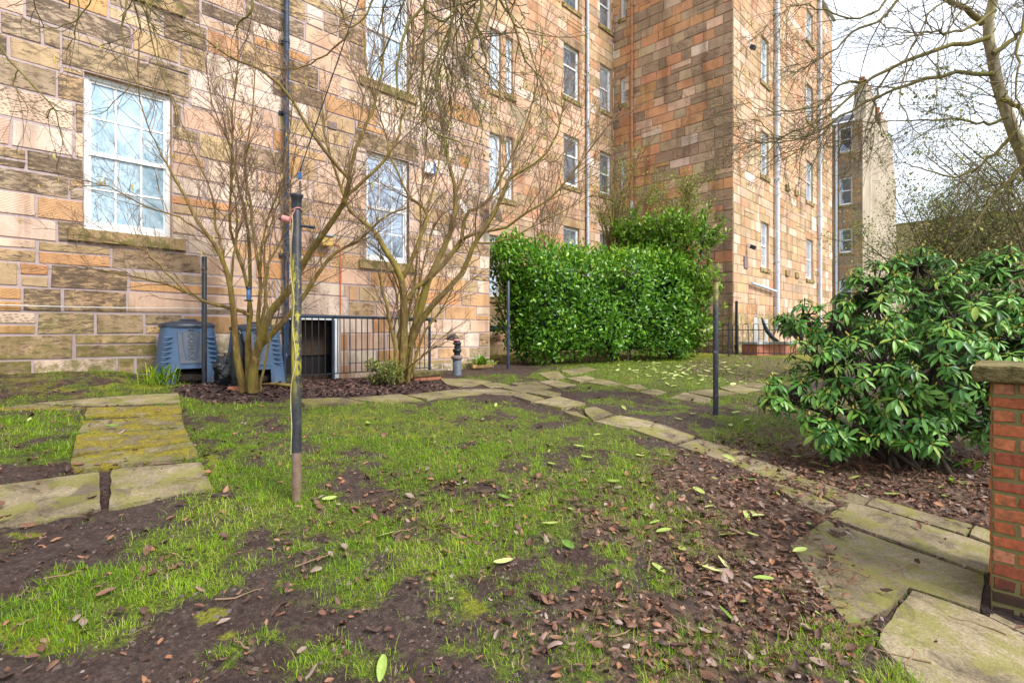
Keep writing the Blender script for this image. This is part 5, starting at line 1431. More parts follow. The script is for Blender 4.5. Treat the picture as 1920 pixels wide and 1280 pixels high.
# ------------------------------------------------------------------ leafy clouds: thorn trees and shrubs behind the hedge
def cloud_tree(name, label, cat, base, lobes, nl, seed, tl, leafmat, lsize, per, bark, stem_r=.05, cnt=12, levels=2, spread=.06, keep=1.0, rmin=.004, up=.25, group=None, twm='twigdark', sub=4, lsl=True):
    g = random.Random(seed); t = plant(name, label, cat, base, 0, group)
    base = np.array(base); main = []; tw = []; tips = []
    for i in range(nl):
        c, rad = g.choices(lobes, weights=[(l[1][0] * l[1][1] * l[1][2]) for l in lobes])[0]
        while True:
            q = np.array([g.uniform(-1, 1) for _ in range(3)])
            if .2 < np.linalg.norm(q) < 1: break
        q /= np.linalg.norm(q) ** .4
        tgt = np.array(c) + q * np.array(rad)
        mid = base * .45 + tgt * .55 + np.array([g.gauss(0, .12), g.gauss(0, .12), .15 * (tgt[2] - base[2])]) - np.array([(tgt[0] - base[0]) * .2, (tgt[1] - base[1]) * .2, 0])
        p = catmull([base + np.array([g.gauss(0, .08), g.gauss(0, .08), -.05]), mid, tgt], 12); r = np.linspace(stem_r * g.uniform(.5, 1), .006, 12)
        main.append((p, r)); spawn(tw, p, r, cnt, tl, g, up, .6, levels, .35, rmin, sub, .55, .16, 4, .009, tips)
    tube_obj('stems', main, M[bark], t, 6); tube_obj('twigs', tw, M[twm], t, 3)
    if keep < 1: tips = [x for x in tips if g.random() < keep]
    leaves_at('leaves', tips, leafmat, t, lsize, np.random.RandomState(seed), per, spread, lsl)
    return t
def lobe(px, py, Z, rx, ry, rz): return (tuple(P(px, py, Z)), (rx, ry, rz))
bz = lambda px, Z: (P(px, 620, Z).x, Z, gz(P(px, 620, Z).x, Z))
cloud_tree('thorn_tree', 'dense thorny tree with small olive leaves behind the rhododendron', 'tree', bz(1760, 9.6),
           [lobe(1700, 430, 9.4, .95, .8, .75), lobe(1830, 400, 9.6, 1.2, 1.0, .95), lobe(1900, 320, 9.8, .9, .9, .8), lobe(1640, 490, 9.0, .6, .6, .45)], 46, 71, (.3, .9), 'oleaf', (.026, .050), 4, 'twigdark', .028, 17, 2, .09, .9, .003, .05)
cloud_tree('thorn_tree', 'loose thorny tree with sparse leaves against the sky at the right edge', 'tree', bz(1975, 8.8),
           [lobe(1850, 270, 8.8, .85, .7, .6), lobe(1930, 420, 8.6, .8, .8, .8), lobe(1760, 300, 8.9, .55, .5, .35)], 24, 72, (.3, 1.0), 'oleaf', (.024, .046), 2, 'twigdark', .03, 15, 2, .08, .7, .003, .05)
cloud_tree('leafing_shrub', 'upright twiggy shrub breaking into yellow green leaf behind the hedge', 'shrub', bz(1142, 15.6),
           [lobe(1140, 330, 15.9, .75, .6, 1.6), lobe(1200, 340, 15.9, .8, .6, 1.3)], 18, 73, (.4, 1.0), 'yleaf', (.04, .07), 2, 'bark_hazel', .06, 13, 2, .06, .75, .006, .6)
cloud_tree('leafing_shrub', 'wide yellow green leafing shrub in front of the shaded side wall', 'shrub', bz(1262, 15.2),
           [lobe(1250, 375, 16.0, 1.0, .6, .7), lobe(1310, 365, 16.0, .6, .5, .6)], 16, 74, (.3, .9), 'yleaf', (.04, .075), 3, 'bark_hazel', .04, 14, 2, .07, .9, .006, .5)
cloud_tree('twiggy_shrub', 'thin reddish twiggy shrub behind the left end of the hedge', 'shrub', bz(1025, 15.0),
           [lobe(1030, 370, 15.0, .7, .5, 1.3)], 14, 75, (.4, 1.0), 'yleaf', (.025, .04), 1, 'twig', .03, 11, 2, .05, .25, .005, .7, None, 'twig')

# ------------------------------------------------------------------ laurel hedge
rs = np.random.RandomState(21)
HA = P(948, 682, 12.0); HB = P(1316, 655, 14.7)
e = np.array([HB.x - HA.x, HB.y - HA.y, 0]); Lh = np.linalg.norm(e); e /= Lh
bk = np.array([-e[1], e[0], 0.]); 
hd = plant('laurel_hedge', 'big clipped block of glossy green laurel hedge', 'hedge', (HA.x, HA.y, gz(HA.x, HA.y)))
Hd = 1.7
def hedge_pt(u, w_, zf, off):
    """u along 0..1, w_ depth 0..1 (0 front), zf 0..1 height; off outward offset"""
    x = u * Lh + (1 - zf) * (1 - u) ** 2 * .75; gzv_ = ground(HA.x + e[0] * x, HA.y + e[1] * x, False)
    top = CZ + 2.16 - .12 * u + .10 * np.sin(u * 8 + 1)
    return np.stack([HA.x + e[0] * x + bk[0] * w_ * Hd, HA.y + e[1] * x + bk[1] * w_ * Hd, gzv_ + .12 + zf * (top - gzv_ - .12)], -1)
def hedge_leaves(n, depth0, depth1):
    """sample the rounded box surface"""
    ar = [Lh * 2.9, Lh * Hd, 2.9 * Hd, 2.9 * Hd]; ar = np.array(ar) / sum(ar)
    which = rs.choice(4, n, p=ar)
    u = rs.rand(n); w_ = rs.rand(n); zf = rs.rand(n)
    nrm = np.zeros((n, 3))
    f = which == 0; w_[f] = 0; nrm[f] = -bk
    f = which == 1; zf[f] = 1; nrm[f] = [0, 0, 1]
    f = which == 2; u[f] = 0; nrm[f] = -e
    f = which == 3; u[f] = 1; nrm[f] = e
    # round the edges: pull in near the borders
    p = hedge_pt(u, w_, zf, 0)
    cu = np.clip(np.maximum(.09 - u, u - .90) / .09, 0, 1); cz_ = np.clip(np.maximum((.16 - zf) * 1.4, zf - .74) / .25, 0, 1); cw = np.clip(np.maximum(.2 - w_, w_ - .8) / .2, 0, 1)
    sgu = np.where(u < .5, -1, 1); sgw = np.where(w_ < .5, -1, 1); sgz = np.where(zf < .5, -1, 1)
    rr = np.where(which == 0, np.sqrt(np.clip(cu ** 2 + cz_ ** 2, 0, 1.6)), np.where(which == 1, np.sqrt(np.clip(cu ** 2 + cw ** 2, 0, 1.6)), np.sqrt(np.clip(cw ** 2 + cz_ ** 2, 0, 1.6))))
    nrm2 = nrm + e * (cu * sgu * (which < 2))[:, None] * .8 + np.array([0, 0, 1.]) * (cz_ * sgz * (which != 1))[:, None] * .8 + bk * (cw * sgw * (which != 0))[:, None] * .8
    nrm2 /= np.linalg.norm(nrm2, axis=1, keepdims=True)
    lump_ = .85 * (fbm(u * 7 + w_ * 3, zf * 4 + w_ * 4, 41, 3) - .5) + .34 * (fbm(u * 24, zf * 12 + w_ * 9, 44, 3) - .5)
    q = p - nrm * (.62 * rr ** 2)[:, None] + nrm2 * (lump_ - rs.uniform(depth0, depth1, n))[:, None]
    return q, nrm2, zf
q1, n1_, zf1 = hedge_leaves(15000, -.10, .20); q2, n2_, zf2 = hedge_leaves(5500, .15, .36)
pos = np.concatenate([q1, q2]); nr = np.concatenate([n1_, n2_]); n = len(pos)
dr = nr * .55 + rs.normal(0, .75, (n, 3)) + np.array([0, 0, .35])
nm = nr * .9 + rs.normal(0, .45, (n, 3)) + np.array([0, 0, .55])
rv = np.clip(rs.beta(1.8, 2.2, n) * .95 + .16 * (nr[:, 2]) + .25 * (fbm(pos[:, 0] * 2, pos[:, 2] * 2, 47) - .5), 0, 1)  # upward leaves toned lighter: lit top and shaded lower side painted in
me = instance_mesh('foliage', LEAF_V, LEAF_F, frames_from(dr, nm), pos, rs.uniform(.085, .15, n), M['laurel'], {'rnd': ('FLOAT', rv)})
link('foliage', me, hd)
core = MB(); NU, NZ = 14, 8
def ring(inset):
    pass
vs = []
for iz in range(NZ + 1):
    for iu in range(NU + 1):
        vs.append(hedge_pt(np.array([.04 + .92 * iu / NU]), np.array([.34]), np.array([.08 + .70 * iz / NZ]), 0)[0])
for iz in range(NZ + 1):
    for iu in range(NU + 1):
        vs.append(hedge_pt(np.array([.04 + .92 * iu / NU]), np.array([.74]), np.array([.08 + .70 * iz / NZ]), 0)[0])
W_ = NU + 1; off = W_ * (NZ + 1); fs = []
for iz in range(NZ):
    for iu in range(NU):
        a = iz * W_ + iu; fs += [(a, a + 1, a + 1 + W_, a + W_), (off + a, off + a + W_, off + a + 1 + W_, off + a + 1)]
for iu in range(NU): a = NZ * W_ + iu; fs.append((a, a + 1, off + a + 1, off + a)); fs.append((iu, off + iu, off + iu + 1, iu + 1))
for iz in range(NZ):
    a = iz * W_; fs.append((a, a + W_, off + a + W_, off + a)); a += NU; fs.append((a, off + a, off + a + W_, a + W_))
core.add(vs, fs); M['core'] = m_noise('hedge_core_shade', (.004, .010, .003), (.012, .028, .008), 9, 1, 0)
core.build('shade_core', M['core'], hd)  # added solid core blocks light; its dark colour paints shade between leaves
st_ = []
for i in range(16):
    u = (i + .5) / 16; b = hedge_pt(np.array([u]), np.array([.2 + .3 * rs.rand()]), np.array([0.]), 0)[0]
    st_.append((np.array([b + [0, 0, -.25], b + [rs.normal(0, .05), 0, .1], b + [rs.normal(0, .1), 0, .5]]), np.array([.025, .022, .02])))
tube_obj('stems', st_, M['stemdark'], hd, 6)

# lighter spiky bush between the hedge and the wing
g5 = np.random.RandomState(31)
bb = bz(1270, 15.9)
bush = plant('cherry_laurel_bush', 'loose lighter green bush with upright shoots behind the right end of the hedge', 'bush', bb)
lob = [lobe(1215, 448, 15.3, .6, .5, .55), lobe(1265, 452, 15.1, .8, .5, .75), lobe(1300, 540, 15.0, .7, .5, .8), lobe(1312, 615, 14.9, .55, .4, .55), lobe(1180, 442, 15.5, .5, .5, .4), lobe(1322, 440, 15.1, .42, .3, .45)]
shoots = []; tp = []
for i in range(520):
    c, rad = lob[g5.choice(len(lob), p=np.array([.17, .27, .26, .12, .1, .08]))]
    d = g5.normal(0, 1, 3); d /= np.linalg.norm(d); p = np.array(c) + d * np.array(rad) * g5.uniform(.55, 1)
    dv_ = d * np.array([.8, .8, .4]) + np.array([0, 0, .75]); dv_ /= np.linalg.norm(dv_); Ls = g5.uniform(.25, .5)
    pts = np.array([p - dv_ * .2, p + dv_ * Ls * .5, p + dv_ * Ls]); shoots.append((pts, np.array([.008, .006, .004])))
    for k in range(13):
        f = k / 13; tp.append((pts[0] + (pts[2] - pts[0]) * f, dv_ * .55 + g5.normal(0, .6, 3)))
stm = [(catmull([np.array(bb) + [0, 0, -.1], (np.array(bb) * .5 + np.array(c) * .5) + [0, 0, .1], np.array(c)], 8), np.linspace(.05, .02, 8)) for c, _ in lob]
tube_obj('stems', stm + [(catmull(list(s), 8), np.linspace(.008, .004, 8)) for s, _ in shoots], M['stemdark'], bush, 4)
leaves_at('foliage', tp, 'bush', bush, (.09, .17), g5, 1, .02, False)

# ------------------------------------------------------------------ rhododendron
g6 = np.random.RandomState(61)
rb = G(1720, 872)
rh = plant('rhododendron_bush', 'large rhododendron with whorls of drooping glossy leaves and yellow buds', 'bush', rb)
RL = [(1722, 545, 5.3, .42), (1640, 570, 5.3, .36), (1848, 560, 5.3, .42), (1790, 600, 5.0, .45), (1560, 605, 5.4, .28), (1505, 590, 5.5, .17), (1910, 560, 5.2, .38), (1540, 680, 5.2, .33), (1478, 735, 5.1, .21), (1640, 690, 4.9, .45),
      (1750, 690, 4.7, .45), (1850, 680, 4.9, .42), (1930, 640, 4.9, .40), (1570, 770, 4.9, .27), (1690, 770, 4.75, .33), (1800, 745, 4.9, .36), (1530, 800, 4.75, .14), (1600, 800, 4.7, .17), (1800, 790, 4.9, .2), (1890, 740, 5.2, .3), (1960, 720, 5.3, .4), (1660, 620, 5.6, .5), (1800, 640, 5.7, .6),
      (1640, 810, 4.75, .2), (1730, 815, 4.8, .2), (1850, 800, 4.9, .22), (1570, 815, 4.8, .15), (1720, 500, 5.4, .24), (1640, 530, 5.4, .24), (1865, 500, 5.3, .22), (1470, 600, 5.6, .10), (1455, 745, 5.1, .14)]
ros = []; buds = []; tipsr = []
cen = [(np.array(P(x, y, z)), r) for x, y, z, r in RL]
for ci, (c, r) in enumerate(cen):
    nr_ = int(72 * (r / .42) ** 2) + 4
    for i in range(nr_):
        d = g6.normal(0, 1, 3); d[2] = d[2] * .9 + .15; d /= np.linalg.norm(d)
        p = c + d * r * g6.uniform(.8, 1.08)
        deep = any(np.linalg.norm(p - c2) < r2 * .72 for k, (c2, r2) in enumerate(cen) if k != ci)
        if deep and g6.rand() < .7: continue
        if p[2] < gz(p[0], p[1]) + .16: continue
        ax = d * .7 + np.array([0, 0, .75]) + g6.normal(0, .15, 3); ax /= np.linalg.norm(ax)
        ros.append((p, ax))
lp = []; ld = []; ln = []; lr = []; ls = []
for p, ax in ros:
    k = g6.randint(5, 12); a0 = g6.rand() * 6.28; u = np.cross(ax, [0, 0, 1.]) if abs(ax[2]) < .95 else np.array([1., 0, 0]); u /= np.linalg.norm(u); w_ = np.cross(ax, u)
    tone = g6.beta(2, 2.4); sz = g6.uniform(.082, .15)
    for j in range(k):
        a = a0 + j * 2.399 + g6.normal(0, .15); rad = u * math.cos(a) + w_ * math.sin(a)
        dro = g6.uniform(-.35, .35) - .25
        d = rad + ax * dro + np.array([0, 0, -.22]); lp.append(p + rad * .012 - ax * .004 * j); ld.append(d); ln.append(ax + np.array([0, 0, .3]) + rad * .3 + g6.normal(0, .12, 3)); lr.append(np.clip(tone + g6.normal(0, .13), 0, 1)); ls.append(sz * g6.uniform(.75, 1.1))
    if g6.rand() < .55: buds.append((p, ax))
lr = np.array(lr); ls = np.array(ls)
me = instance_mesh('foliage', LEAF_V, LEAF_F, frames_from(np.array(ld), np.array(ln)), np.array(lp), np.stack([ls * g6.uniform(.55, .85, len(ls)), ls, ls * g6.uniform(.5, 2.2, len(ls))], 1), M['rhodo'], {'rnd': ('FLOAT', lr)})
link('foliage', me, rh)
buds.sort(key=lambda b: b[0][1])
bmesh_ = MB().tube([(0, 0, 0), (0, 0, .012), (0, 0, .032)], [.006, .0085, .002], 6)
b0_ = bmesh_.build('bud', M['bud'], rh)
for i, (p, ax) in enumerate(buds[:100]):
    o = b0_ if i == 0 else b0_.copy()
    if i: COL.objects.link(o)
    o.location = p; o.rotation_euler = Vector(ax).to_track_quat('Z', 'Y').to_euler()
V_, F_ = tubes_np([(np.array([p, p + ax * .012, p + ax * .032]), np.array([.006, .0085, .002])) for p, ax in buds[100:]], 6)
tag(link('bud', np_mesh('bud', V_, F_, [M['bud']], smooth=True), rh), kind='stuff')
main = []
for ci, (c, r) in enumerate(cen):
    b0 = np.array(rb) + np.array([g6.normal(0, .22), g6.normal(0, .15), -.06])
    mid = b0 * .5 + c * .5 + np.array([0, .05, .12]); main.append((catmull([b0, mid, c], 10), np.linspace(.026, .010, 10)))
bc = np.array([c for c, _ in cen])
for p, ax in ros:
    c = bc[np.argmin(np.linalg.norm(bc - p, axis=1))]
    main.append((catmull([c + (p - c) * .1, c * .4 + p * .6 - ax * .06, p], 5), np.linspace(.009, .005, 5)))
tube_obj('stems', main, M['stemdark'], rh, 5)

# ------------------------------------------------------------------ small plants
def small_plant(name, label, base, n, Lr, mat, seed, blade=False, spread=.06, wide=.5, lean=(.5, .9)):
    r_ = np.random.RandomState(seed); t = plant(name, label, 'plant', base)
    a = r_.rand(n) * 6.28; el = r_.uniform(*lean, n)
    d = np.stack([np.cos(a) * np.cos(el), np.sin(a) * np.cos(el), np.sin(el)], 1)
    pos = np.array(base) + np.concatenate([r_.normal(0, spread, (n, 2)), np.zeros((n, 1))], 1)
    nm = np.stack([-np.cos(a) * np.sin(el), -np.sin(a) * np.sin(el), np.cos(el)], 1)
    L = r_.uniform(*Lr, n)
    me = instance_mesh('leaves', LEAF_V, LEAF_F, frames_from(d, nm), pos, np.stack([L * wide, L, L], 1), M[mat], {'rnd': ('FLOAT', r_.rand(n))})
    link('leaves', me, t); return t
small_plant('daffodil_clump', 'clump of upright green daffodil blades left of the compost bin', G(292, 722), 60, (.16, .34), 'grass', 1, spread=.11, wide=.12, lean=(.7, 1.4))
small_plant('fern_plant', 'small bright green fern growing against the foot of the stone corner', P(903, 684, 11.6), 60, (.12, .3), 'bush', 2, spread=.07, wide=.6, lean=(.2, 1.3))
cloud_tree('dwarf_shrub', 'small twiggy olive green shrub at the foot of the vase shaped shrub', 'shrub', tuple(G(722, 722)), [((G(722, 722).x, G(722, 722).y, G(722, 722).z + .18), (.24, .2, .2))], 22, 81, (.08, .2), 'oleaf', (.02, .04), 2, 'stemdark', .008, 8, 2, .02, 1.0, .002)
small_plant('ground_plant', 'low dark green plant in the leaf litter under the rhododendron', G(1770, 872), 24, (.08, .15), 'laurel', 4, spread=.12, wide=.9, lean=(.2, .9))
small_plant('ground_plant', 'two leaved green seedling in leaf litter close to the brick pillar', G(1795, 905), 7, (.07, .12), 'laurel', 5, spread=.04, wide=.9, lean=(.1, .7))
sp_b = P(1316, 700, 11.0); sp_b.z = gz(sp_b.x, sp_b.y)
sp = plant('sapling', 'thin sapling with pale green leaves left of the mossy topped pole', 'plant', sp_b)
p_, r_2 = trace([(1318, 694), (1316, 660), (1322, 625), (1326, 612)], 11, 11, .006, .003, 8, .004, g5 and rnd)
tube_obj('stem', [(p_, r_2)], M['twiggreen'], sp, 5)
leaves_at('leaves', [(p_[i], np.array([.3 * (-1) ** i, 0, -.3])) for i in (3, 4, 5, 6, 7, 7)], 'paleleaf', sp, (.10, .16), np.random.RandomState(3), 2, .01, False)
# ------------------------------------------------------------------ grass
rg = np.random.RandomState(77)
def scatter(n, y0, y1):
    """random ground points inside the seen wedge between two distances"""
    y = np.sqrt(rg.uniform(y0 ** 2, y1 ** 2, n)); k = rg.uniform(-1.08, 1.08, n); x = k * y
    return x, y
TV = [(-.5, 0, 0), (.5, 0, 0), (-.42, .06, .38), (.42, .06, .38), (-.26, .22, .74), (.26, .22, .74), (0, .5, 1)]
TF = [[(0, 1, 3, 2), (2, 3, 5, 4)], [(4, 5, 6)]]
PX = []; PW = []; PH = []; PR = []; PY = []; LN = []
for y0, y1, nt, nb, sc in ((1.7, 3.0, 18000, 8, .8), (3.0, 5.0, 26000, 8, .95), (5.0, 8.0, 18000, 7, 1.2), (8.0, 16.5, 34000, 6, 2.0)):
    x, y = scatter(nt, y0, y1)
    g, mo, li, mu_ = masks(x, y, ground(x, y))
    keep = (g > rg.uniform(.17, .92, nt)) & ~in_slabs(x, y, .06)
    s = x * CU + y * SU; d = -x * SU + y * CU
    keep &= (d < np.where(s < S1, np.where(s > 3.2, 8.0, 8.95), 11)) & (mu_ < .35)
    keep &= ~((s > ST - .3) & (d > DT - .3))
    x, y, g = x[keep], y[keep], g[keep]
    m = len(x); b = nb
    ox = rg.normal(0, .022 * sc, m * b); oy = rg.normal(0, .022 * sc, m * b); X = np.repeat(x, b) + ox; Y = np.repeat(y, b) + oy
    gg = np.repeat(g, b); tone = np.repeat(rg.beta(2, 2, m), b)
    ok = ~in_slabs(X, Y, .12)
    X, Y, gg, tone, ox, oy = X[ok], Y[ok], gg[ok], tone[ok], ox[ok], oy[ok]; q = len(X)
    PX.append(np.stack([X, Y, gbump(X, Y) - .004], 1))
    hgt = np.clip(rg.gamma(2.4, .0105, q), .007, .10) * (.6 + .6 * np.clip(gg, 0, 1))
    PH.append(hgt); PW.append(rg.uniform(.0022, .0042, q) * sc); PR.append(np.clip(tone * .6 + .7 * (fbm(X * 1.8, Y * 1.8, 61, 4) - .5) + rg.normal(.16, .14, q) + (rg.rand(q) < np.where(project(X, Y, ground(X, Y))[0] > 1360, .17, .06)) * .5, 0, 1)); flat = rg.rand(q) < .22; PR[-1] = np.clip(PR[-1] + flat * rg.uniform(.05, .5, q), 0, 1); PY.append(np.arctan2(-ox, oy) + rg.normal(0, .6, q)); LN.append(-np.where(flat, rg.uniform(1.0, 1.4, q), np.abs(rg.normal(.15, .42, q))))
pos = np.concatenate(PX); hh = np.concatenate(PH); ww = np.concatenate(PW); q = len(pos)
print('grass blades', q)
me = instance_mesh('grass', TV, TF, rot_mats(np.concatenate(PY), np.concatenate(LN), np.zeros(q)), pos, np.stack([ww, hh, hh], 1), M['grass'], {'rnd': ('FLOAT', np.concatenate(PR))}, True)
tag(link('grass', me), 'short patchy green grass growing in tufts from the mud', 'grass', kind='stuff')
# ragged long blades at the path edges and bottom of the view
# ------------------------------------------------------------------ leaf litter, bark mulch
def leaf_variant(seed, curl):
    r_ = np.random.RandomState(seed); V = []; n = 5
    for j in range(n + 1):
        t = j / n; w_ = .30 * math.sin(math.pi * min(.98, t * .92 + .05)) ** .75
        for k in (-1, -.5, 0, .5, 1):
            V.append((k * w_ + r_.normal(0, .012), t - .5, curl * .22 * (k * k) * (1 if seed % 2 else -.5) + .16 * curl * math.sin(t * 3 + seed) + r_.normal(0, .022) * (abs(k) > .2)))
    Fq = [(j * 5 + k, j * 5 + k + 1, j * 5 + k + 6, j * 5 + k + 5) for j in range(n) for k in range(4)]
    return V, [Fq]
n0 = 0
Ls = []
x = []; y = []
for y0, y1, n in ((1.7, 3.2, 15000), (3.2, 5.5, 24000), (5.5, 9, 9000), (9, 15, 6000)):
    a, b = scatter(n, y0, y1); g, mo, li, mu_ = masks(a, b, ground(a, b))
    keep = (li > rg.uniform(.04, 1.0, n))
    sl_ = in_slabs(a, b, 0); keep &= ~(sl_ & (rg.rand(n) > np.where(project(a, b, ground(a, b))[0] < 1592, .45, .035)))
    s = a * CU + b * SU; d = -a * SU + b * CU
    keep &= d < np.where(s < S1, 8.0, 11); keep &= ~((s > ST - .3) & (d > DT - .3))
    x.append(a[keep]); y.append(b[keep])
x = np.concatenate(x); y = np.concatenate(y)
z = gbump(x, y) + rg.uniform(.004, .026, len(x)) + .02 * in_slabs(x, y, 0)
size = np.clip(rg.gamma(3.2, .0092, len(x)), .012, .075)
order = np.argsort(-(size / y))
x, y, z, size = x[order], y[order], z[order], size[order]
variants = [leaf_variant(s_, c_) for s_, c_ in ((1, .5), (2, .9), (3, .35), (4, 1.2), (5, .7), (6, 1.0), (7, .5), (8, 1.5))]
# individuals: the dead leaves that show largest
vis = [i for i in range(len(x)) if abs(x[i] / y[i]) < .95 and (CZ - z[i]) / y[i] < .655][:260]
vm = []
for k, (V, Fc) in enumerate(variants):
    for tone in (.12, .32, .5, .62, .9):
        me = np_mesh('dead_leaf', V, Fc, [M['brownleaf']], {'rnd': ('FLOAT', np.full(len(V), tone) + np.linspace(-.05, .05, len(V)))}, True); vm.append(me)
for i in vis:
    o = link('dead_leaf', vm[rnd.randrange(len(vm))]); o.location = (x[i], y[i], z[i] + .004); s_ = size[i]; o.scale = (s_ * rnd.uniform(.75, 1.2), s_, s_)
    o.rotation_euler = (rnd.gauss(0, .28), rnd.gauss(0, .28), rnd.uniform(0, 6.28)); tag(o, 'curled brown dead leaf lying on the muddy ground near the camera', 'dead leaf', 'brown dead leaves scattered over the lawn')
mask_ = np.ones(len(x), bool); mask_[vis] = False
xr, yr, zr, sr = x[mask_], y[mask_], z[mask_], size[mask_]
print('litter', len(xr))
pick = rg.randint(0, len(variants), len(xr)); Vs = []; Fs = []; Rv = []; base = 0
for k, (V, Fc) in enumerate(variants):
    s_ = pick == k; n = s_.sum()
    if not n: continue
    tv = np.array(V); mt = rot_mats(rg.rand(n) * 6.283, rg.normal(0, .26, n), rg.normal(0, .26, n))
    Vw = np.einsum('nij,nkj->nki', mt, tv[None] * sr[s_][:, None, None]) + np.stack([xr[s_], yr[s_], zr[s_]], 1)[:, None, :]
    f = np.array(Fc[0]); Fs.append((f[None] + (np.arange(n) * len(tv))[:, None, None]).reshape(-1, 4) + base); base += n * len(tv)
    Vs.append(Vw.reshape(-1, 3)); Rv.append(np.repeat(np.clip(rg.beta(1.6, 1.9, n), 0, 1), len(tv)))
me = np_mesh('leaf_litter', np.concatenate(Vs), [np.concatenate(Fs)], [M['brownleaf']], {'rnd': ('FLOAT', np.concatenate(Rv))}, True)
tag(link('leaf_litter', me), 'dense litter of small brown dead leaves under the bushes and along the path', 'leaf litter', kind='stuff')
# bark mulch
ax_, ay_ = scatter(26000, 5.6, 9.6); g, mo, li, mu_ = masks(ax_, ay_, ground(ax_, ay_))
s = ax_ * CU + ay_ * SU; d = -ax_ * SU + ay_ * CU
k = (mu_ > rg.uniform(.15, .7, len(ax_))) & (d < 8.05) & ~in_slabs(ax_, ay_, 0); ax_, ay_ = ax_[k], ay_[k]; n = len(ax_)
BV = [(-.5, -.3, 0), (.5, -.22, .05), (.42, .3, 0), (-.45, .26, .06), (0, 0, .22)]; BF = [[(0, 1, 4), (1, 2, 4), (2, 3, 4), (3, 0, 4)]]
me = instance_mesh('bark_mulch', BV, BF, rot_mats(rg.rand(n) * 6.283, rg.normal(0, .4, n), rg.normal(0, .4, n)), np.stack([ax_, ay_, gbump(ax_, ay_) + .006], 1), rg.uniform(.02, .075, n), M['mulch'], {'rnd': ('FLOAT', rg.rand(n))}, False)
tag(link('bark_mulch', me), 'dark purple brown bark mulch in the bed below the two bare shrubs', 'bark mulch', kind='stuff')

# soil crumbs and small stones
cx_, cy_ = [], []
for y0, y1, n in ((1.7, 3.2, 14000), (3.2, 5.5, 12000), (5.5, 9, 5000)):
    a, b = scatter(n, y0, y1); k = (fbm(a * 5, b * 5, 51) > rg.uniform(.3, .75, n)) & ~in_slabs(a, b, 0)
    s = a * CU + b * SU; d = -a * SU + b * CU; k &= d < np.where(s > 3.2, 8.0, 8.9); cx_.append(a[k]); cy_.append(b[k])
cx_ = np.concatenate(cx_); cy_ = np.concatenate(cy_); n = len(cx_)
CV = [(-.5, -.4, 0), (.5, -.35, 0), (.45, .45, 0), (-.4, .5, 0), (-.25, -.2, .4), (.3, -.2, .36), (.2, .25, .42), (-.25, .2, .33)]
CF = [[(4, 5, 6, 7), (0, 1, 5, 4), (1, 2, 6, 5), (2, 3, 7, 6), (3, 0, 4, 7)]]
M['crumb'] = m_leaf('soil_crumb', [(0, (.020, .012, .011)), (.6, (.085, .058, .050)), (.95, (.17, .125, .11)), (1, (.28, .23, .20))], .85, 0, .3)
me = instance_mesh('soil_crumbs', CV, CF, rot_mats(rg.rand(n) * 6.283, rg.normal(0, .3, n), rg.normal(0, .3, n)), np.stack([cx_, cy_, gbump(cx_, cy_) - .003], 1), np.clip(rg.gamma(3, .0036, n), .004, .03), M['crumb'], {'rnd': ('FLOAT', rg.rand(n))}, False)
tag(link('soil_crumbs', me), 'loose crumbs of dark soil and small stones in the mud', 'soil', kind='stuff')

# ------------------------------------------------------------------ pale green fallen laurel leaves
def flat_leaf(seed):
    r_ = np.random.RandomState(seed); V = []; n = 7; bend = r_.uniform(-.25, .45); fold = r_.uniform(.05, .28)
    for j in range(n + 1):
        t = j / n; w_ = .185 * math.sin(math.pi * min(.99, t * .95 + .035)) ** .62
        for k in (-1, -.5, 0, .5, 1): V.append((k * w_ + .06 * bend * math.sin(t * 3), t - .5, fold * abs(k) * w_ * 2 + bend * .3 * (t - .5) ** 2 * 2 + r_.normal(0, .006)))
    Fq = [(j * 5 + k, j * 5 + k + 1, j * 5 + k + 6, j * 5 + k + 5) for j in range(n) for k in range(4)]
    return V, [Fq]
lm = []
for k in range(7):
    V, Fc = flat_leaf(k + 50)
    for tone in (.12, .4, .62, .85): lm.append((tone, np_mesh('fallen_leaf', V, Fc, [M['paleleaf']], {'rnd': ('FLOAT', np.full(len(V), tone) + .06 * np.sin(np.arange(len(V)) * .9))}, True)))
def fallen(px, py, size, rz, tone, label, group, tilt=None):
    p = G(px, py); me = min(lm, key=lambda a: abs(a[0] - tone) + .25 * rnd.random())[1]
    o = link('fallen_leaf', me); onsl = in_slabs(np.array([p.x]), np.array([p.y]))[0]
    o.location = (p.x, p.y, float(gbump(p.x, p.y)) + .022 + (.02 if onsl else 0)); o.scale = (size, size, size)
    o.rotation_euler = (tilt if tilt is not None else rnd.gauss(0, .16), rnd.gauss(0, .22), rz); tag(o, label, 'fallen leaf', group)
    return o
FG = 'pale green leaves fallen on the lawn'
LB = 'pale yellow green fallen leaf lying on the muddy lawn'
big = [(1368, 1168, .15, .5, .1, 'large dark green fallen leaf pointing away from the broken flagstone', .25), (716, 1256, .11, .15, .5, 'broad pale green leaf curled up at the bottom edge of the lawn', .5),
       (944, 1061, .11, -1.45, .85, 'pale cream green leaf lying sideways in the middle of the lawn', .1), (618, 938, .10, -1.3, .6, 'folded green leaf lying just right of the tall mossy pole', .1),
       (1357, 1060, .12, .5, .85, 'upright pale leaf at the head of a cluster on the leaf strewn mud', .5), (1120, 1305, .1, 1, .3, None, None)]
for a in big:
    if a[5]: fallen(a[0], a[1], a[2], a[3], a[4], a[5], FG, a[6])
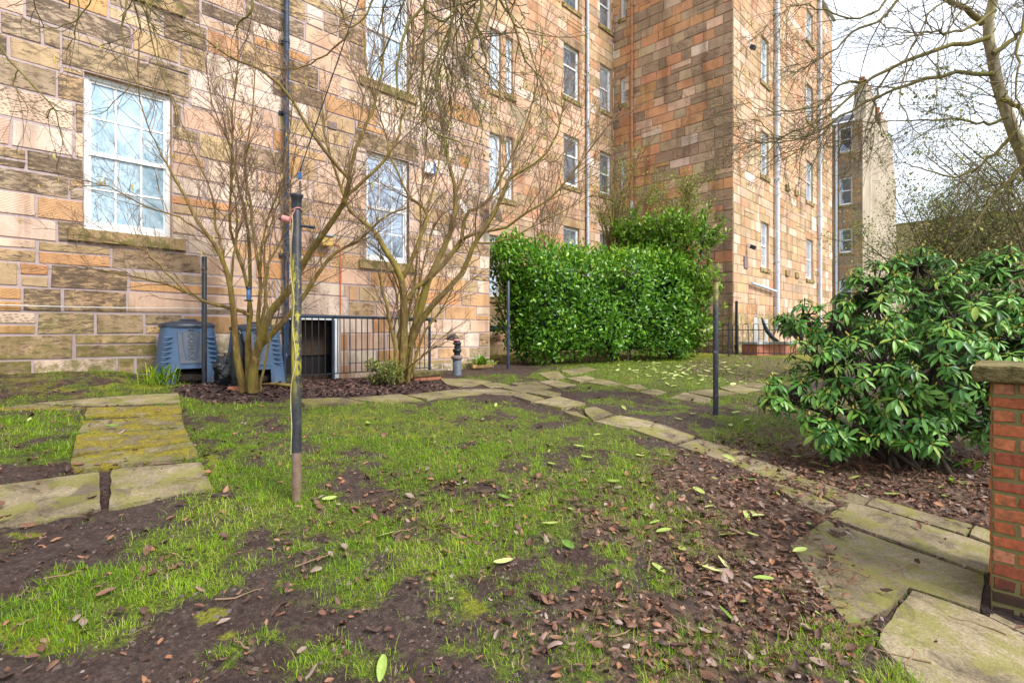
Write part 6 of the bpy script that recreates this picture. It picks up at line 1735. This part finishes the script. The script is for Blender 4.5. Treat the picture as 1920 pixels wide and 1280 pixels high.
pts = [(728, 1010, .5), (957, 926, .3), (945, 935, .2), (1072, 962, .7), (1032, 992, .6), (1167, 1021, .7), (1065, 1034, .2), (1235, 1072, .6), (1245, 1000, .3), (1228, 985, .2), (1210, 970, .3), (1310, 930, .7), (1330, 955, .8), (1415, 972, .85), (1405, 965, .75), (1422, 978, .8), (1400, 975, .7),
       (1365, 1007, .3), (1412, 1010, .5), (1320, 1068, .85), (1335, 1074, .8), (1308, 1060, .75), (1280, 1030, .6), (1500, 1044, .7), (1521, 988, .7), (1432, 1089, .4), (1390, 1136, .4), (1520, 1150, .6), (1382, 903, .15), (1410, 906, .15), (1424, 852, .75), (1413, 865, .2), (1492, 858, .25), (1366, 870, .7), (1525, 873, .6), (1550, 880, .5), (1538, 890, .7),
       (1610, 925, .2), (1673, 935, .7), (1770, 935, .3), (1768, 920, .6), (1100, 862, .5), (1035, 875, .6), (1030, 852, .7), (1200, 858, .7), (1085, 843, .5), (1120, 820, .6), (1062, 768, .5), (1030, 742, .3), (1170, 764, .7), (1195, 775, .6), (1272, 790, .6), (1300, 780, .6), (1380, 776, .4), (1400, 790, .5), (1370, 800, .6), (1440, 770, .5), (1540, 830, .5), (1288, 860, .6), (1215, 795, .6), (930, 765, .6), (905, 790, .6), (870, 850, .5), (1010, 800, .5), (690, 800, .5), (55, 792, .7), (210, 806, .15), (1150, 905, .4), (1205, 905, .5), (1250, 895, .5), (1560, 855, .4), (1600, 900, .5), (1625, 915, .6), (1500, 905, .5), (1455, 930, .5), (1340, 905, .6)]
for i, (a, b, t_) in enumerate(pts): fallen(a, b, rnd.uniform(.075, .125), rnd.uniform(0, 6.28), t_ + rnd.uniform(-.1, .1), LB, FG)
for i in range(190):
    a = rnd.gauss(1255, 62) if i < 150 else rnd.gauss(1400, 60); b = rnd.gauss(692, 12) if i < 150 else rnd.gauss(705, 15)
    if 1140 < a < 1520 and 672 < b < 735: fallen(a, b, rnd.uniform(.11, .18), rnd.uniform(0, 6.28), rnd.uniform(.5, 1.0), 'pale yellow green fallen leaf among many on the grass behind the flagstones', 'pale leaves gathered on the grass in front of the hedge')
# twigs on the ground
TWG = [(1245, 1046, 1.9), (1300, 1062, .9), (1220, 1058, 1.2), (1555, 1072, 1.0), (1600, 1090, 2.3), (1760, 1050, .7), (1260, 1180, 2.2), (1160, 1195, .4), (1680, 1240, 2.5), (1690, 1250, 1.1), (590, 1060, .8), (450, 1120, .5), (450, 1215, 2.6), (760, 1000, .8), (1040, 935, 1.4), (1690, 1075, .6), (1830, 1195, 2.4), (120, 1085, .6), (980, 1240, 1.7), (1480, 1190, .9), (310, 882, .2), (350, 905, .3), (900, 1090, 1.5)]
for i, (a, b, rz) in enumerate(TWG):
    p = G(a, b); L_ = rnd.uniform(.12, .32); q = [np.array([-L_ / 2, 0, 0])]
    for k in range(5): q.append(q[-1] + np.array([L_ / 5, rnd.gauss(0, .012), rnd.gauss(0, .006)]))
    m = MB(); m.tube(q, list(np.linspace(.005, .0022, 6)), 6); o = m.build('fallen_twig', M['twig'])
    o.location = (p.x, p.y, float(gbump(p.x, p.y)) + (.042 if in_slabs(np.array([p.x]), np.array([p.y]))[0] else .016)); o.rotation_euler.z = rz
    sl_ = in_slabs(np.array([p.x]), np.array([p.y]))[0]
    tag(o, 'thin brown twig lying on a flagstone' if sl_ else 'thin brown twig lying on the muddy lawn', 'twig', 'twigs fallen on the flagstones' if sl_ else 'twigs fallen on the lawn')

# ------------------------------------------------------------------ light, sky, camera
SUN_EL, SUN_AZ = math.radians(46), math.radians(128)      # azimuth clockwise from +Y
wd = bpy.data.worlds.new('World'); scene.world = wd; wd.use_nodes = True
nt = wd.node_tree; nt.nodes.clear()
out = nt.nodes.new('ShaderNodeOutputWorld'); bg = nt.nodes.new('ShaderNodeBackground'); sky = nt.nodes.new('ShaderNodeTexSky')
sky.sky_type = 'NISHITA'; sky.sun_disc = False; sky.sun_elevation = SUN_EL; sky.sun_rotation = SUN_AZ; sky.air_density = 1.0; sky.dust_density = 1.5; sky.ozone_density = 1.0
tcw = nt.nodes.new('ShaderNodeTexCoord'); mp = nt.nodes.new('ShaderNodeMapping'); mp.inputs['Scale'].default_value = (1.6, 1.6, 4.0)
nz = nt.nodes.new('ShaderNodeTexNoise'); nz.inputs['Scale'].default_value = 2.6; nz.inputs['Detail'].default_value = 7; nz.inputs['Roughness'].default_value = .6
rp = nt.nodes.new('ShaderNodeMapRange'); rp.inputs['From Min'].default_value = .34; rp.inputs['From Max'].default_value = .60; rp.inputs['To Min'].default_value = .5; rp.inputs['To Max'].default_value = 1.0
mx = nt.nodes.new('ShaderNodeMix'); mx.data_type = 'RGBA'; mx.inputs[7].default_value = (11.5, 12.2, 13.2, 1)
nt.links.new(tcw.outputs['Generated'], mp.inputs[0]); nt.links.new(mp.outputs[0], nz.inputs['Vector']); nt.links.new(nz.outputs['Fac'], rp.inputs['Value'])
nt.links.new(rp.outputs[0], mx.inputs[0]); nt.links.new(sky.outputs[0], mx.inputs[6]); nt.links.new(mx.outputs[2], bg.inputs['Color']); bg.inputs['Strength'].default_value = .15
nt.links.new(bg.outputs[0], out.inputs[0])
sd = bpy.data.lights.new('sun', 'SUN'); sd.energy = 5.0; sd.angle = math.radians(18); sd.color = (1.0, .96, .91)
so = bpy.data.objects.new('sun', sd); COL.objects.link(so)
dirv = Vector((math.sin(SUN_AZ) * math.cos(SUN_EL), math.cos(SUN_AZ) * math.cos(SUN_EL), math.sin(SUN_EL)))
so.rotation_euler = dirv.to_track_quat('Z', 'Y').to_euler(); so.location = (6, -8, 12)
cam = bpy.data.cameras.new('camera'); co = bpy.data.objects.new('camera', cam); COL.objects.link(co)
co.location = (0, 0, CZ); co.rotation_euler = (math.radians(90), 0, 0)
cam.sensor_width = 36; cam.lens = F / 1920 * 36; cam.shift_y = -(640 - HY) / 1920; cam.clip_start = .05; cam.clip_end = 3000
scene.camera = co
scene.view_settings.view_transform = 'Standard'; scene.view_settings.look = 'None'; scene.view_settings.exposure = 0; scene.view_settings.gamma = 1
scene.render.resolution_x = 1024; scene.render.resolution_y = 682
scene.cycles.max_bounces = 5; scene.cycles.diffuse_bounces = 2; scene.cycles.glossy_bounces = 2; scene.cycles.transmission_bounces = 2; scene.cycles.use_denoising = True
